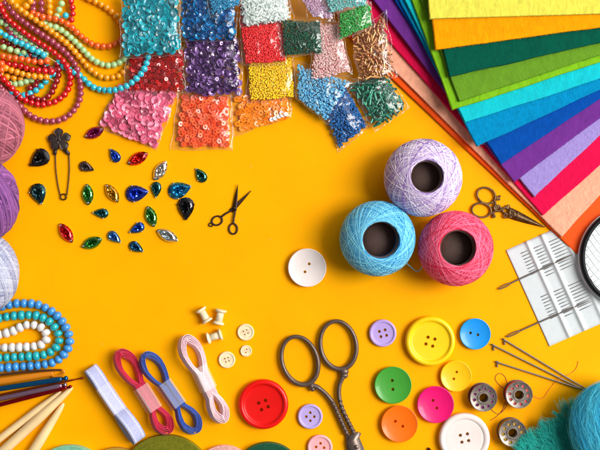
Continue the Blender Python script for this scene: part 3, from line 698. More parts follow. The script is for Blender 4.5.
def ribbon(label, A, B, loops, waist, width, lean, m, layers=4, h0=0, band=(.38, .68), tint=(236, 214, 214), flat=False):
    A = np.array(A, float); B = np.array(B, float)
    a3, b3 = W(*A, 5), W(*B, 5); a3[2] = b3[2] = 0
    d = b3-a3; L_ = np.linalg.norm(d); d /= L_; n_ = np.array([-d[1], d[0], 0])    # n_: left of travel seen from above
    cen = (a3+b3)/2
    t = thing('folded_ribbon', label, 'ribbon', cen, 'folded ribbon bundles')
    a3 = a3-n_*math.sin(lean)*width*.5
    ext = np.array(n_)*math.sin(lean)*1.0+np.array([0, 0, 1])*math.cos(lean)       # direction the strip is extruded in
    perp = n_*math.cos(lean)-np.array([0, 0, 1])*math.sin(lean)
    (l1, w1), (l2, w2) = loops
    def half(s):     # half thickness of the bundle at s px from A
        if s < l1: q = s/l1; return waist+(w1-waist)*math.sin(PI*q)**.9*(1-.15*q) if q > .5 else max(w1*math.sqrt(max(0, 1-((.5-q)/.5)**2)), 0)
        if s > L_-l2: q = (L_-s)/l2; return waist+(w2-waist)*math.sin(PI*q)**.9*(1-.15*q) if q > .5 else max(w2*math.sqrt(max(0, 1-((.5-q)/.5)**2)), 0)
        return waist
    for k in range(layers):
        ins = k*1.35; pts = []
        smp = np.r_[ins+.02+(l1*.5)*(1-np.cos(np.linspace(0, PI/2, 12))), np.linspace(l1*.5+ins+.5, L_-l2*.5-ins-.5, 36), (L_-ins-.02-(l2*.5)*(1-np.cos(np.linspace(0, PI/2, 12))))[::-1]]
        hs = []
        for s in smp:
            s0 = ins+0; e = max(.25, half(min(max((s-ins)/(L_-2*ins)*L_, 0.001), L_-.001))-ins*.9)
            if s <= smp[0]+.01 or s >= smp[-1]-.01: e = 0
            hs.append(e)
        up = [(s, e) for s, e in zip(smp, hs)]; dn = [(s, -e) for s, e in zip(smp, hs)][::-1]
        loop = up+dn[1:-1]
        wob = random.uniform(-.35, .35)
        P = resample(catmull([np.array([s+.25*math.sin(s*.4+k), e+wob*math.sin(s*.13+k*2), 0]) for s, e in loop]+[np.array([loop[0][0], loop[0][1], 0])], 3), .9)
        if k == layers-1: P = P[:int(len(P)*.80)]
        V = []; F = []; nn = len(P); th = .28
        T = np.gradient(P, axis=0); T /= np.maximum(np.linalg.norm(T, axis=1)[:, None], 1e-6); N = np.stack([-T[:, 1], T[:, 0]], 1)
        dd = np.r_[0, np.cumsum(np.linalg.norm(np.diff(P, axis=0), axis=1))]
        wsh = random.uniform(-.5, .5)
        UV = []
        for sgn in (-1, 1):
            for i in range(nn):
                for j in range(5):
                    q = j/4; s, e = P[i, 0]+N[i, 0]*th*sgn, P[i, 1]+N[i, 1]*th*sgn
                    pt = a3+d*s+perp*e+ext*(width*q+wsh*.4)-cen
                    V.append(pt); UV.append((dd[i], q))
        V = np.array(V); 
        for i in range(nn-1):
            for j in range(4):
                b = i*5+j; F.append((b, b+1, b+6, b+5)); b2 = b+nn*5; F.append((b2, b2+5, b2+6, b2+1))
            F.append((i*5, i*5+5, nn*5+i*5+5, nn*5+i*5)); F.append((i*5+4, nn*5+i*5+4, nn*5+i*5+9, i*5+9))
        zmin = 0
        V[:, 2] += h0+abs(math.sin(lean))*max(w1, w2)*.5+.6
        V[:, 2] = np.maximum(V[:, 2], .3+.1*k)
        me = mesh('ribbon_layer', V, F, m)
        ul = me.uv_layers.new(name='UVMap'); li = np.zeros(len(me.loops), int); me.loops.foreach_get('vertex_index', li)
        ul.data.foreach_set('uv', np.array(UV)[li].ravel())
        link('ribbon_layer', me, t)
    # clear wrap in the middle
    s0, s1 = L_*band[0], L_*band[1]; V = []; F = []; w = waist+2.0
    cs = [(-w, -.5), (-w, width+.6), (w, width+.6), (w, -.5)]
    cs = [(cs[i][0]*(1-f)+cs[(i+1) % 4][0]*f, cs[i][1]*(1-f)+cs[(i+1) % 4][1]*f) for i in range(4) for f in (.0, .08, .5, .92)]
    for s in np.linspace(s0, s1, 8):
        for e, q in cs:
            p = a3+d*s+perp*e+ext*q-cen; p[2] += h0+abs(math.sin(lean))*max(w1, w2)*.5+.6; p[2] = max(p[2], .25); V.append(p)
    k = len(cs)
    for i in range(7):
        for j in range(k): F.append((i*k+j, i*k+(j+1) % k, (i+1)*k+(j+1) % k, (i+1)*k+j))
    MB().add((V, F)).obj('clear_wrap', bandm, t, smooth=False)
    return t
def film_nodes(m, tint, g0, g1, rough, milky=.0, bump=.35, bscale=160):
    nt = m.node_tree; nt.nodes.clear(); out = nt.nodes.new('ShaderNodeOutputMaterial')
    tr = nt.nodes.new('ShaderNodeBsdfTransparent'); tr.inputs['Color'].default_value = (*tint, 1)
    gl = nt.nodes.new('ShaderNodeBsdfGlossy'); gl.inputs['Roughness'].default_value = rough; gl.inputs['Color'].default_value = (1, 1, 1, 1)
    df = nt.nodes.new('ShaderNodeBsdfDiffuse'); df.inputs['Color'].default_value = (.85, .85, .87, 1)
    lw = nt.nodes.new('ShaderNodeLayerWeight'); lw.inputs['Blend'].default_value = .12
    mr = nt.nodes.new('ShaderNodeMapRange'); mr.inputs['To Min'].default_value = g0; mr.inputs['To Max'].default_value = g1
    nt.links.new(lw.outputs['Facing'], mr.inputs['Value'])
    m1 = nt.nodes.new('ShaderNodeMixShader'); nt.links.new(mr.outputs['Result'], m1.inputs['Fac'])
    nt.links.new(tr.outputs[0], m1.inputs[1]); nt.links.new(gl.outputs[0], m1.inputs[2])
    m2 = nt.nodes.new('ShaderNodeMixShader'); m2.inputs['Fac'].default_value = milky
    nt.links.new(m1.outputs[0], m2.inputs[1]); nt.links.new(df.outputs[0], m2.inputs[2]); nt.links.new(m2.outputs[0], out.inputs['Surface'])
    if bump:
        tc = nt.nodes.new('ShaderNodeTexCoord'); n = nt.nodes.new('ShaderNodeTexNoise'); n.inputs['Scale'].default_value = bscale; n.inputs['Detail'].default_value = 3
        n.inputs['Distortion'].default_value = 1.2
        bp = nt.nodes.new('ShaderNodeBump'); bp.inputs['Strength'].default_value = bump; bp.inputs['Distance'].default_value = .002
        nt.links.new(tc.outputs['Object'], n.inputs['Vector']); nt.links.new(n.outputs['Fac'], bp.inputs['Height'])
        nt.links.new(bp.outputs['Normal'], gl.inputs['Normal'])
film_nodes(bandm, (.98, .98, .98), .025, .4, .3, .06, 0)
ribbon('pale grey blue satin ribbon bundle, leftmost of four', (90.5, 367.5), (140, 440), ((22, 3.6), (36, 8)), 1.5, 14, math.radians(-60), stitched('ribbon_grey', (178, 184, 226), (232, 236, 248)), layers=2, band=(.25, .60))
ribbon('raspberry pink folded ribbon bundle, second from the left', (118, 350), (169.5, 432.5), ((38, 10.5), (27, 9.5)), 5, 10, math.radians(30), stitched('ribbon_pink', (216, 22, 76), (232, 80, 120)), layers=5, band=(.44, .72))
ribbon('cobalt blue folded ribbon bundle with white stitching', (143.5, 353), (197.5, 432), ((36, 10.5), (30, 10.5)), 5, 10, math.radians(32), stitched('ribbon_blue', (26, 76, 178), (210, 220, 240)), layers=4, band=(.37, .66))
ribbon('blush white folded ribbon bundle with dark stitch marks, rightmost of four', (184, 335.5), (224, 422), ((40, 11), (28, 9)), 5.3, 10, math.radians(32), stitched('ribbon_blush', (248, 216, 222), (206, 120, 150)), layers=5, band=(.36, .62))

# ---------------------------------------------------------------- ribbon rolls at the bottom edge
def roll(label, x, top, R, c, hgt=9):
    m = mat('roll_'+label[:8].replace(' ', '_'), c, rough=.6, var=.12, vscale=500, bump=.3, bscale=1500)
    cy = top+R; o = W(x, cy, hgt); o[2] = 0
    t = thing('ribbon_roll', label, 'ribbon roll', o, 'ribbon rolls along the bottom edge')
    pr = [(6, .3), (R-.4, .3), (R, .8)]
    r = R; zt = hgt
    pr.append((R, zt-.2))
    while r > 8: 
        pr += [(r-.15, zt), (r-.65, zt), (r-.8, zt-.8), (r-.95, zt-.8)]; r -= 1.1; zt = hgt+random.uniform(-.35, .2)
    pr += [(6, hgt-.5)]
    MB().add(closed_lathe(pr, 96)).obj('wound_ribbon', m, t, smooth=False)
    MB().add(closed_lathe([(4.6, .3), (5.9, .3), (5.9, hgt), (4.6, hgt)], 40)).obj('core_ring', spoolm, t)
roll('pale mint ribbon roll barely in view, leftmost', 69, 446.3, 40, (140, 206, 176))
roll('sandy gold ribbon roll barely in view left of the olive one', 116, 448.3, 34, (200, 160, 60), 7)
roll('olive green ribbon roll, the largest in view at the bottom edge', 166, 436, 46, (128, 128, 6))
roll('blush pink ribbon roll peeping in right of the olive one', 224, 446, 30, (240, 190, 180), 7)
roll('dark green ribbon roll peeping in below the red button', 268, 443.5, 34, (6, 92, 62))

# ---------------------------------------------------------------- hooks and needles
def rod(name, label, cat, A, B, r, m, group=None, zA=3, zB=3, tip=10, part='shaft', extra=None, tipm=None, tipr=.25):
    o = W(*A, 0); a, b = W(*A, zA)-o, W(*B, zB)-o; L_ = np.linalg.norm(b-a)
    t = thing(name, label, cat, o, group)
    n = 24; P = [a+(b-a)*(i/(n-1)) for i in range(n)]
    R = []
    for i in range(n):
        q = (1-i/(n-1))*L_; R.append(r if q > tip else r*(tipr+(1-tipr)*math.sqrt(max(0, q/tip))))
    # finer samples at the tip
    MB().add(tube(resample(P, L_/60), np.interp(np.linspace(0, 1, len(resample(P, L_/60))), np.linspace(0, 1, n), R), 14)).obj(part, m, t)
    if extra: extra(t, o, a, b)
    return t
bam = mat('bamboo', (246, 214, 158), rough=.45, var=.05, vscale=60, coat=.15)
for i in (0,):
    nt = bam.node_tree
GN = 'bamboo knitting needles'
rod('knitting_needle', 'thin bamboo knitting needle, leftmost, its tip under the hooks', 'knitting needle', (-30, 461.5), (61, 391.5), 3.6, bam, GN, 3.8, 3.8, 30)
rod('knitting_needle', 'thick bamboo knitting needle with the farthest tip, in the middle', 'knitting needle', (-24, 476), (72.4, 387.4), 5.0, bam, GN, 5.2, 5.2, 44)
rod('knitting_needle', 'steep thick bamboo knitting needle, rightmost', 'knitting needle', (6, 494), (63.8, 403.3), 5.0, bam, GN, 5, 4.6, 44)
GH = 'crochet hooks at the left edge'
def hookhead(m, rr, L_=6):
    def f(t, o, a, b):
        d = (b-a)/np.linalg.norm(b-a)
        MB().add(tube([b-d*1.0, b+d*2.2, b+d*L_*.6, b+d*L_, b+d*(L_+1.2)], [rr*.5, rr*.45, rr*.75, rr*.8, rr*.2], 10)).obj('hook_head', m, t)
    return f
mb = mat('metal_blue', (10, 96, 150), rough=.25, metal=.8, coat=.3)
ml = mat('metal_lilac', (176, 140, 168), rough=.25, metal=.85)
mr_ = mat('metal_red', (150, 16, 26), rough=.25, metal=.8)
mc = mat('metal_copper', (170, 76, 24), rough=.25, metal=.8)
am = mat('amber_plastic', (214, 128, 16), rough=.12, coat=.6, spec=.7)
rod('crochet_hook', 'thin copper crochet hook with the farthest tip', 'crochet hook', (-20, 399), (78, 379), 1.1, mc, GH, 4.5, 2.6, 8, extra=hookhead(mc, 1.6, 5))
rod('crochet_hook', 'metallic blue crochet hook between the amber and lilac ones', 'crochet hook', (-30, 393.5), (62, 379), 2.7, mb, GH, 7.5, 7, 4, extra=hookhead(mb, 3.4, 5), tipr=.7)
rod('crochet_hook', 'metallic lilac crochet hook between the blue and dark red ones', 'crochet hook', (-30, 405), (62, 385.5), 2.6, ml, GH, 7.5, 7, 4, extra=hookhead(ml, 3.2, 4), tipr=.7)
rod('crochet_hook', 'metallic dark red crochet hook, lowest of the hooks', 'crochet hook', (-30, 412.5), (67, 387.5), 2.1, mr_, GH, 7.5, 7.5, 6, extra=hookhead(mr_, 2.2, 4), tipr=.6)
# amber hook: flat grip, open loop at the end
o = W(30, 379, 0); t = thing('amber_tool', 'translucent amber brown hook tool with a loop end, above the blue hook', 'crochet hook', o, GH)
MB().add(tube(path([(-30, 384, 5), (0, 381, 5), (24, 377.5, 5), (44, 374.5, 4.5), (53, 373.5, 4)], 5, o), np.linspace(4.6, 2.6, 33), 12, prof=lambda s: (1, .75, 0))).obj('grip', am, t)
MB().add(tube([W(57.8+6.4*math.cos(a)*1.0-.6*math.sin(a), 373.2+3.0*math.sin(a)-.9*math.cos(a), 4)-o for a in np.linspace(0, 2*PI, 33)[:-1]], 1.25, 10, closed=True)).obj('loop_end', am, t)
dk = mat('dark_wood_edge', (70, 36, 14), rough=.4, coat=.3)
MB().add(tube(path([(-30, 378.5, 7), (0, 375, 7), (30, 371.5, 6.6), (52, 370.2, 6), (62, 370, 5)], 5, o), np.linspace(1.4, .8, 33), 8)).obj('dark_spine', dk, t)

# felting needles
ndm = mat('needle_steel', (122, 114, 110), rough=.4, metal=.75)
GF = 'felting needles'
def felting(label, A, B, hk):
    o = W(*A, 0); t = thing('felting_needle', label, 'felting needle', o, GF)
    MB().add(tube(path([(A[0]+hk[0], A[1]+hk[1], 1.6), (A[0]+hk[0]*.4-.6, A[1]+.6, 1.8), (A[0]+1, A[1]-.2, 2), (A[0]+4, A[1]+1.4, 2), tuple(B)+(2.6,)], 2, o), .8, 8)).obj('shaft', ndm, t)
felting('felting needle with a bent end, topmost of three', (505, 341.2), (586, 389), (-.2, 3.6))
felting('felting needle with a bent end, middle and farthest left', (494.5, 346.4), (584, 390), (-.6, 4.2))
felting('felting needle with a bent end, lowest of three', (498.5, 362.6), (586, 390.5), (-1.2, 4.6))

# ---------------------------------------------------------------- bobbins
stm = mat('bobbin_steel', (136, 126, 118), rough=.38, metal=.7, var=.2, vscale=350, bump=.15)
def bobbin(label, x, y, R, c, a0):
    h = 12; o = W(x, y, h); o[2] = 0
    t = thing('bobbin', label, 'bobbin', o, 'metal bobbins', rz=a0)
    for z0, z1 in ((.2, .9), (h-.7, h)):
        me = mesh('flange', *closed_lathe([(4.3, z0), (R-.3, z0), (R, (z0+z1)/2), (R-.3, z1), (R-1.2, z1), (R-1.5, z1-.2), (6.4, z1-.2), (5.9, z1+.25), (4.6, z1+.25), (4.3, z1)], 56), stm)
        b = MB()
        for k in range(10):
            a = 2*PI*k/10; b.add(lathe([(1.45, z0-2), (1.45, z1+2)], 14), off=(9.2*math.cos(a), 9.2*math.sin(a), 0))
        me = boolean(me, b.mesh('c', stm)); link('flange', me, t)
    MB().add(closed_lathe([(4.3, .9), (4.9, .9), (4.9, h-.7), (4.3, h-.7)], 32)).obj('hub', stm, t)
    tm = mat('bobbin_thread_'+label[:6], c, rough=.6, var=.15, vscale=1500, bump=.4)
    pr = [(4.95, 1.0)]+[(R-1.6+.25*(k % 2), 1.0+k*.3) for k in range(int((h-2.5)/.3))]+[(R-1.8, h-1.2), (4.95, h-1.2)]
    MB().add(closed_lathe(pr, 40)).obj('wound_thread', tm, t)
bobbin('metal bobbin wound with purple thread, left of the pink one', 483.7, 398, 13.6, (128, 28, 112), .2)
bobbin('metal bobbin wound with coral pink thread', 519.2, 395, 13.5, (236, 88, 96), .5)
bobbin('metal bobbin wound with yellow thread beside the teal wool', 512.8, 433.2, 13.8, (214, 164, 4), .1)
def loose(label, pts, c, r=.22):
    o = W(*pts[0][:2], 0); m = mat('loose_'+label[:8].replace(' ', '_'), c, rough=.6)
    ob = MB().add(tube(path(pts, .5, o), r, 6)).obj('loose_thread', m, None, o); tag(ob, label, 'thread', 'loose thread ends')
loose('wine purple thread end looping between the two upper bobbins', [(508.5, 392, 4), (507.7, 386, 1.5), (506.5, 380), (504, 375.5), (500, 373.3), (496.7, 374.8), (495.3, 378.5), (498, 383.5), (503, 387.6), (506.5, 391), (507.6, 397, .9), (504.7, 404), (501.9, 411), (496.5, 416.5), (490.3, 420.5)], (140, 40, 60))
loose('short purple thread end curling under the purple bobbin', [(490.5, 408.5), (494, 412), (498.5, 414), (503, 411), (506, 406.5), (508, 400)], (120, 30, 70))
loose('coral thread end wandering from the pink bobbin to the needles', [(530.5, 393, 3), (534, 396.5), (539.4, 398.5), (544, 397), (548, 391), (553, 384.5), (559, 379.5, 4.5), (566, 375.5), (573.5, 371.5), (577, 366.5), (578.2, 361)], (226, 110, 60))

loose('sky blue thread end crossing between the blue and pink thread balls', [(405, 262, 22), (411, 267, 18), (416, 271, 14), (420, 270, 15), (423, 264, 22)], (110, 190, 226), .5)
gem('dark red teardrop rhinestone just peeping over the bottom edge', 'drop', 429.5, 455, 16, 11, 262, (120, 14, 20), dark=True)
# ---------------------------------------------------------------- needle card
cardm = mat('card_foam', (206, 214, 218), rough=.7, var=.02, vscale=300, bump=.1, bscale=900)
o = W(505.9, 250.3, 0); t = thing('needle_card', 'white needle card with rows of fine needles, partly under the magnifier', 'needle card', o)
e1 = np.array([.915, -.404]); e2 = np.array([.411, .911])
def cp(a, b, zz): p = np.array([505.9, 250.3])+e1*a+e2*b; return W(p[0], p[1], zz)-o
ridge = lambda a: 1.0*math.exp(-((a-22.5)/2.0)**2)+1.1*math.exp(-((a-39)/2.2)**2)+.9*math.exp(-((a-60)/2.2)**2)
V = []; F = []; na, nb = 90, 30
for i in range(na):
    for j in range(nb):
        a = 78*i/(na-1); b = 105.5*j/(nb-1); edge = 0 if 0 < i < na-1 and 0 < j < nb-1 else .3
        V.append(cp(a, b, 1.1+1.9*ridge(a)-edge+.1*noise.noise((a*.1, b*.1, 3))))
k = len(V)
for i in range(na):
    for j in range(nb): V.append(cp(78*i/(na-1), 105.5*j/(nb-1), .15))
for i in range(na-1):
    for j in range(nb-1):
        b = i*nb+j; F += [(b, b+1, b+nb+1, b+nb), (k+b, k+b+nb, k+b+nb+1, k+b+1)]
rim = [j for j in range(nb)]+[i*nb+nb-1 for i in range(1, na)]+[(na-1)*nb+j for j in range(nb-2, -1, -1)]+[i*nb for i in range(na-2, 0, -1)]
for i in range(len(rim)):
    p, q = rim[i], rim[(i+1) % len(rim)]; F.append((p, k+p, k+q, q))
MB().add((V, F)).obj('backing', cardm, t)
fine = mat('fine_needle', (132, 126, 128), rough=.35, metal=.7)
GR = 'short sewing needles on the card'
protos = []
def sewing(a, b, l, r, label, grp, full=False):
    oo = cp(a, b, 0)+o
    P = [cp(a+l*s, b+random.uniform(-.0, .0), 1.1+1.9*ridge(a+l*s)*.8+r*1.4)-cp(a, b, 0) for s in np.linspace(0, 1, 12)]
    R = np.interp(np.linspace(0, 1, 12), [0, .05, .6, 1], [r*.6, r, r*.95, r*.25])
    ob = MB().add(tube(P, R, 6)).obj('sewing_needle', fine, None, oo)
    tag(ob, label, 'needle', grp); return ob
LB = {0: 'short fine needle in the left column of the white card', 1: 'medium fine needle in the middle column of the white card', 2: 'longer fine needle in the right column of the white card'}
for blk_, (b0, nrow) in enumerate(((9, 10), (57, 9))):
    word = 'upper' if blk_ == 0 else 'lower'
    for ci, (a0, l) in enumerate(((12.5, 8.5), (26.3, 10.5), (42, 15.5))):
        for k in range(nrow):
            bb = b0+k*3.35+ci*.5
            if ci == 0 and k >= 8: continue
            sewing(a0+random.uniform(-.4, .4), bb, l+random.uniform(-1, .5), .38, LB[ci]+', '+word+' block', 'fine needles, '+word+' block '+('left', 'middle', 'right')[ci]+' column')
def big_needle(label, A, M_, B):
    oo = W(*A, 0); t = thing('darning_needle', label, 'needle', oo, 'large needles through the card')
    P = resample(catmull([W(A[0], A[1], 2.2)-oo, W(*M_, 2.4)-oo, W(*B, 2.4)-oo], 12), 1.2); n = len(P)
    s = np.linspace(0, 1, n); R = np.interp(s, [0, .12, .2, .85, 1], [.6, .75, .8, .8, .2])
    k = int(n*.17)
    MB().add(tube(P[k:], R[k:], 8)).obj('shaft', ndm, t)
    d = P[k]-P[0]; L_ = np.linalg.norm(d); d /= L_; nn = np.array([-d[1], d[0], 0]); 
    E = [P[0]+d*(L_/2)*(1-math.cos(a))+nn*1.15*math.sin(a) for a in np.linspace(0, 2*PI, 25)[:-1]]
    MB().add(tube(E, .55, 8, closed=True)).obj('eye', ndm, t)
big_needle('large needle pushed through the upper part of the card', (498.8, 288.9), (536.2, 271.4), (573, 254.5))
big_needle('large needle pushed through the lower part of the card', (506.8, 336.8), (555, 315.3), (590, 300.5))

# ---------------------------------------------------------------- magnifier
o = W(627, 257, 0)
rimm = mat('rim_black', (12, 16, 22), rough=.5, spec=.2); whm = mat('rim_white', (226, 232, 234), rough=.35, coat=.3)
t = thing('magnifier', 'round magnifying glass with a black rim cut by the right edge', 'magnifier', o)
MB().add(closed_lathe([(44.6, 7), (48.2, 6.4), (49.5, 8), (49.0, 10.8), (47, 11.8), (45, 11)], 96)).obj('rim', rimm, t)
MB().add(closed_lathe([(46.5, 3.6), (49.6, 3.6), (50.4, 5), (49.8, 6.2), (46.5, 6.2)], 96)).obj('outer_ring', whm, t)
glm = bpy.data.materials.new('lens_glass'); glm.use_nodes = True; film_nodes(glm, (1, 1, 1), .015, .2, .02, 0, 0)
MB().add(lathe([(.01, 8.6), (30, 8.7), (44.8, 9), (44.8, 9.4), (30, 10), (.01, 10.4)], 64)).obj('lens', glm, t).data.set_sharp_from_angle(angle=.3)
MB().add(tube([(50, -6, 8), (58, -7, 8), (70, -9, 8), (150, -22, 8)], [3, 4, 6, 7], 16)).obj('handle', rimm, t)
reflm = mat('reflection_white', (244, 250, 250), rough=.7, var=.02); refl_line = mat('reflection_line', (220, 232, 238), rough=.7)
refl = thing('reflection_disc', 'added white lattice disc imitating the reflection on the magnifier lens', 'lens reflection', W(627, 257, 0))  # added disc and lattice under the lens, standing in for its reflection
MB().add(lathe([(.01, 4.4), (42.5, 4.4), (44, 4.6), (44, 5.0), (.01, 5.1)], 64)).obj('reflection_base', reflm, refl, smooth=False)
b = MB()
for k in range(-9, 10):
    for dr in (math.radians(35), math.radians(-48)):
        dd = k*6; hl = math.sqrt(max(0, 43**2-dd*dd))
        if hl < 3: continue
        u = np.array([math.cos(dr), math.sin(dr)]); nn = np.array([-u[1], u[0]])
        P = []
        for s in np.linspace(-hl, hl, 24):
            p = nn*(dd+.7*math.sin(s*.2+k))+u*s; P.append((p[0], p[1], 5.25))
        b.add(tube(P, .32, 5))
b.obj('lattice', refl_line, refl)

# ---------------------------------------------------------------- wool
def wool(label, m, body, fibres, seed, core=None):
    pass
cym = mat('wool_cyan', (96, 232, 255), rough=.7, c2=(0, 196, 246), attr='rnd', sheen=.1)
tlm = mat('wool_teal', (36, 216, 200), rough=.8, c2=(0, 176, 168), attr='rnd', sheen=.1)
cx, cy = 617, 428; rx, ry, rz_ = 47, 48, 30
o = W(cx, cy, rz_); o[2] = 0
t = thing('wool_bundle', 'big bright sky blue ball of combed wool in the bottom right corner', 'wool', o, 'felting wool')
cyc = mat('wool_cyan_core', (0, 206, 250), rough=.95, var=.2, vscale=200, bump=.8, bscale=700)
MB().add(sphere(1, 48, 32), M=np.diag([rx-2, ry-2, rz_-2]), off=(0, 0, rz_)).obj('core', cyc, t)
b = MB(); r_ = random.Random(3)
for k in range(13000):
    # fibres sweep along arcs from the top end of the ball to the bottom
    lon = r_.uniform(-1.5, 1.6); s0 = r_.uniform(-1.4, 1.0); ln = r_.uniform(.5, 1.3); e = r_.uniform(-1.9, .1) if r_.random() < .97 else r_.uniform(.3, 1.8)
    P = []; dr = r_.uniform(-.18, .18); ph = r_.uniform(0, 6)
    for i in range(8):
        s = s0+ln*i/7; lo = lon+dr*(i/7)+.05*math.sin(ph+i)+.3*math.sin(s*1.3)
        q = (math.cos(s)*math.sin(lo), -math.sin(s)*.97, math.cos(s)*math.cos(lo))
        ee = e+(.6*abs(i-3.5)/3.5 if e > .5 else 0)
        P.append((q[0]*(rx+ee), q[1]*(ry+ee), max(.4, rz_+q[2]*(rz_+ee))))
    b.add(tube(P, r_.uniform(.08, .17), 3, caps=False), a=min(1, max(0, r_.gauss(.55+.25*math.sin(lon*7), .25))))
b.obj('fibres', cym, t, attr=True)
# teal tuft
def inpoly(x, y, poly):
    c = False; j = len(poly)-1
    for i in range(len(poly)):
        if (poly[i][1] > y) != (poly[j][1] > y) and x < (poly[j][0]-poly[i][0])*(y-poly[i][1])/(poly[j][1]-poly[i][1])+poly[i][0]: c = not c
        j = i
    return c
TP = [(523, 460), (526, 450), (534, 440), (544, 433), (554, 425), (563, 416), (571, 408), (580, 403), (592, 408), (592, 488), (518, 488)]
spine = [(505, 500), (532, 455), (548, 436), (562, 420), (574, 408), (584, 398)]
o = W(550, 440, 0)
t = thing('wool_bundle', 'smaller fuzzy teal green tuft of wool left of the blue one', 'wool', o, 'felting wool')
tlc = mat('wool_teal_core', (0, 158, 152), rough=.95, var=.2, vscale=200, bump=.8, bscale=700)
b = MB()
MB().add(tube(path([(540, 482, 9), (548, 462, 10), (558, 442, 10), (570, 426, 9), (582, 416, 7)], 9, o), [16]*9+[15]*8+[12]*8+[8]*8, 20, prof=lambda s: (1, .58, 0))).obj('core', tlc, t)
for c_ in range(200):
    for _ in range(200):
        X = r_.uniform(518, 600); Y = r_.uniform(400, 492)
        if inpoly(X, Y, TP): break
    A0 = math.radians(r_.gauss(-128+14*math.sin(X*.09), 9)); LN = r_.uniform(8, 19); cw = r_.uniform(2, 4.5); conv = r_.uniform(.25, .8)
    dep = min(1, max(0, ((X-516)+(Y-396)-26)/60)); Z0 = 3+16*dep**.7; CU = r_.gauss(0, .3); sh_ = r_.gauss(.5, .18)
    for k in range(62):
        da, db = r_.gauss(0, cw), r_.gauss(0, cw*.8); ln = LN*r_.uniform(.5, 1.05); P = []; cur = CU+r_.gauss(0, .08); ang = A0+r_.gauss(0, .05)
        zz = Z0*r_.uniform(.8, 1.05)
        for i in range(6):
            q_ = i/5; a_ = ang+cur*q_; f_ = 1-conv*q_
            P.append(W(X+math.cos(a_)*ln*q_+da*f_, Y+math.sin(a_)*ln*q_+db*f_, max(.4, zz+1.2*math.sin(q_*2.6)-2.2*q_*q_))-o)
        b.add(tube(P, r_.uniform(.07, .15), 3, caps=False), a=min(1, max(0, r_.gauss(sh_, .2))))
b.obj('fibres', tlm, t, attr=True)

# ---------------------------------------------------------------- plastic bags with beads and sequins
filmm = bpy.data.materials.new('clear_film'); filmm.use_nodes = True
film_nodes(filmm, (.995, .995, .995), .04, .5, .08, .004, .75, 60)
seamm = bpy.data.materials.new('film_seam'); seamm.use_nodes = True
film_nodes(seamm, (.95, .95, .95), .1, .6, .15, .08, .2, 300)
def bil(q, u, v):
    a, b, c, d = [np.array(p, float) for p in q]
    return (a*(1-u)+b*u)*(1-v)+(d*(1-u)+c*u)*v
def fsh(u, v, e=.38): return (max(0, 4*u*(1-u))**e)*(max(0, 4*v*(1-v))**e)
def bag(label, q, z0, T, mg=.05, wr=1.25, n=52):
    sd = random.random()*99; c = np.mean(np.array(q, float), 0); o = W(c[0], c[1], z0)
    t = thing('plastic_bag', label, 'bag', o, 'small clear bags of beads and sequins')
    V = []; F = []
    for i in range(n):
        for j in range(n):
            u, v = i/(n-1), j/(n-1); p = bil(q, u, v)
            uu = min(1, max(0, (u-mg*.5)/(1-mg))); vv = min(1, max(0, (v-mg*.5)/(1-mg)))
            f = fsh(uu, vv); ed = min(u, 1-u, v, 1-v)
            w = noise.noise((p[0]*.10+sd, p[1]*.10, sd))*wr+abs(noise.noise((p[0]*.22, p[1]*.22+sd, sd)))*wr*.9*(1.3-f)
            dx, dy = 2.6*noise.noise((p[1]*.06, sd, 1))+.8*noise.noise((p[1]*.3, sd, 4)), 2.6*noise.noise((sd, p[0]*.06, 2))+.8*noise.noise((sd, p[0]*.3, 5)); V.append(W(p[0]+dx, p[1]+dy, z0+.5+(T+1.6)*f+w*(1 if ed > 0 else .4)+.3)-o)
    k = len(V)
    for i in range(n):
        for j in range(n):
            u, v = i/(n-1), j/(n-1); p = bil(q, u, v); dx, dy = 2.6*noise.noise((p[1]*.06, sd, 1))+.8*noise.noise((p[1]*.3, sd, 4)), 2.6*noise.noise((sd, p[0]*.06, 2))+.8*noise.noise((sd, p[0]*.3, 5)); V.append(W(p[0]+dx, p[1]+dy, z0+.15+(.2*(1-fsh(u, v))))-o)
    for i in range(n-1):
        for j in range(n-1):
            b = i*n+j; F += [(b, b+n, b+n+1, b+1), (k+b, k+b+1, k+b+n+1, k+b+n)]
    MB().add((V, F)).obj('film', filmm, t)
    V = np.array(V)
    rim = [j for j in range(n)]+[i*n+n-1 for i in range(1, n)]+[(n-1)*n+j for j in range(n-2, -1, -1)]+[i*n for i in range(n-2, 0, -1)]
    MB().add(tube([V[i] for i in rim], .24, 6, closed=True)).obj('seam', seamm, t)
    return t
def fill_pts(q, z0, T, dia, layers=2, mg=.06, dens=1.0, jz=.25):
    a, b, c, d = [np.array(p, float) for p in q]
    w = (np.linalg.norm(b-a)+np.linalg.norm(c-d))/2; h = (np.linalg.norm(d-a)+np.linalg.norm(c-b))/2
    out = []
    for l in range(layers):
        nu, nv = max(2, int(w*(1-2*mg)/dia*dens)), max(2, int(h*(1-2*mg)/(dia*.9)*dens))
        for j in range(nv):
            for i in range(nu):
                u = mg+(1-2*mg)*(i+.5+(.5 if j % 2 else 0)*(1)+random.uniform(-.32, .32)+l*.3)/(nu+.5); v = mg+(1-2*mg)*(j+.5+random.uniform(-.32, .32))/nv
                ed = min(u-mg, 1-mg-u, v-mg, 1-mg-v)
                if ed < .02+.025*noise.noise((u*9, v*9, z0)): continue
                if not (mg < u < 1-mg and mg < v < 1-mg): continue
                p = bil(q, u, v); top = z0+.6+T*fsh(u, v, .3)-l*dia*.8
                out.append(W(p[0], p[1], max(z0+.5+dia*.4, top+random.uniform(-jz, jz)*dia)))
    return np.array(out)
def cube_sphere(r, hole=False):
    return sphere(r, 7, 5)
def torus_bead(r, h):
    return closed_lathe([(r*.38, -h*.7), (r*.8, -h), (r, -h*.4), (r, h*.4), (r*.8, h), (r*.38, h*.7)], 9)
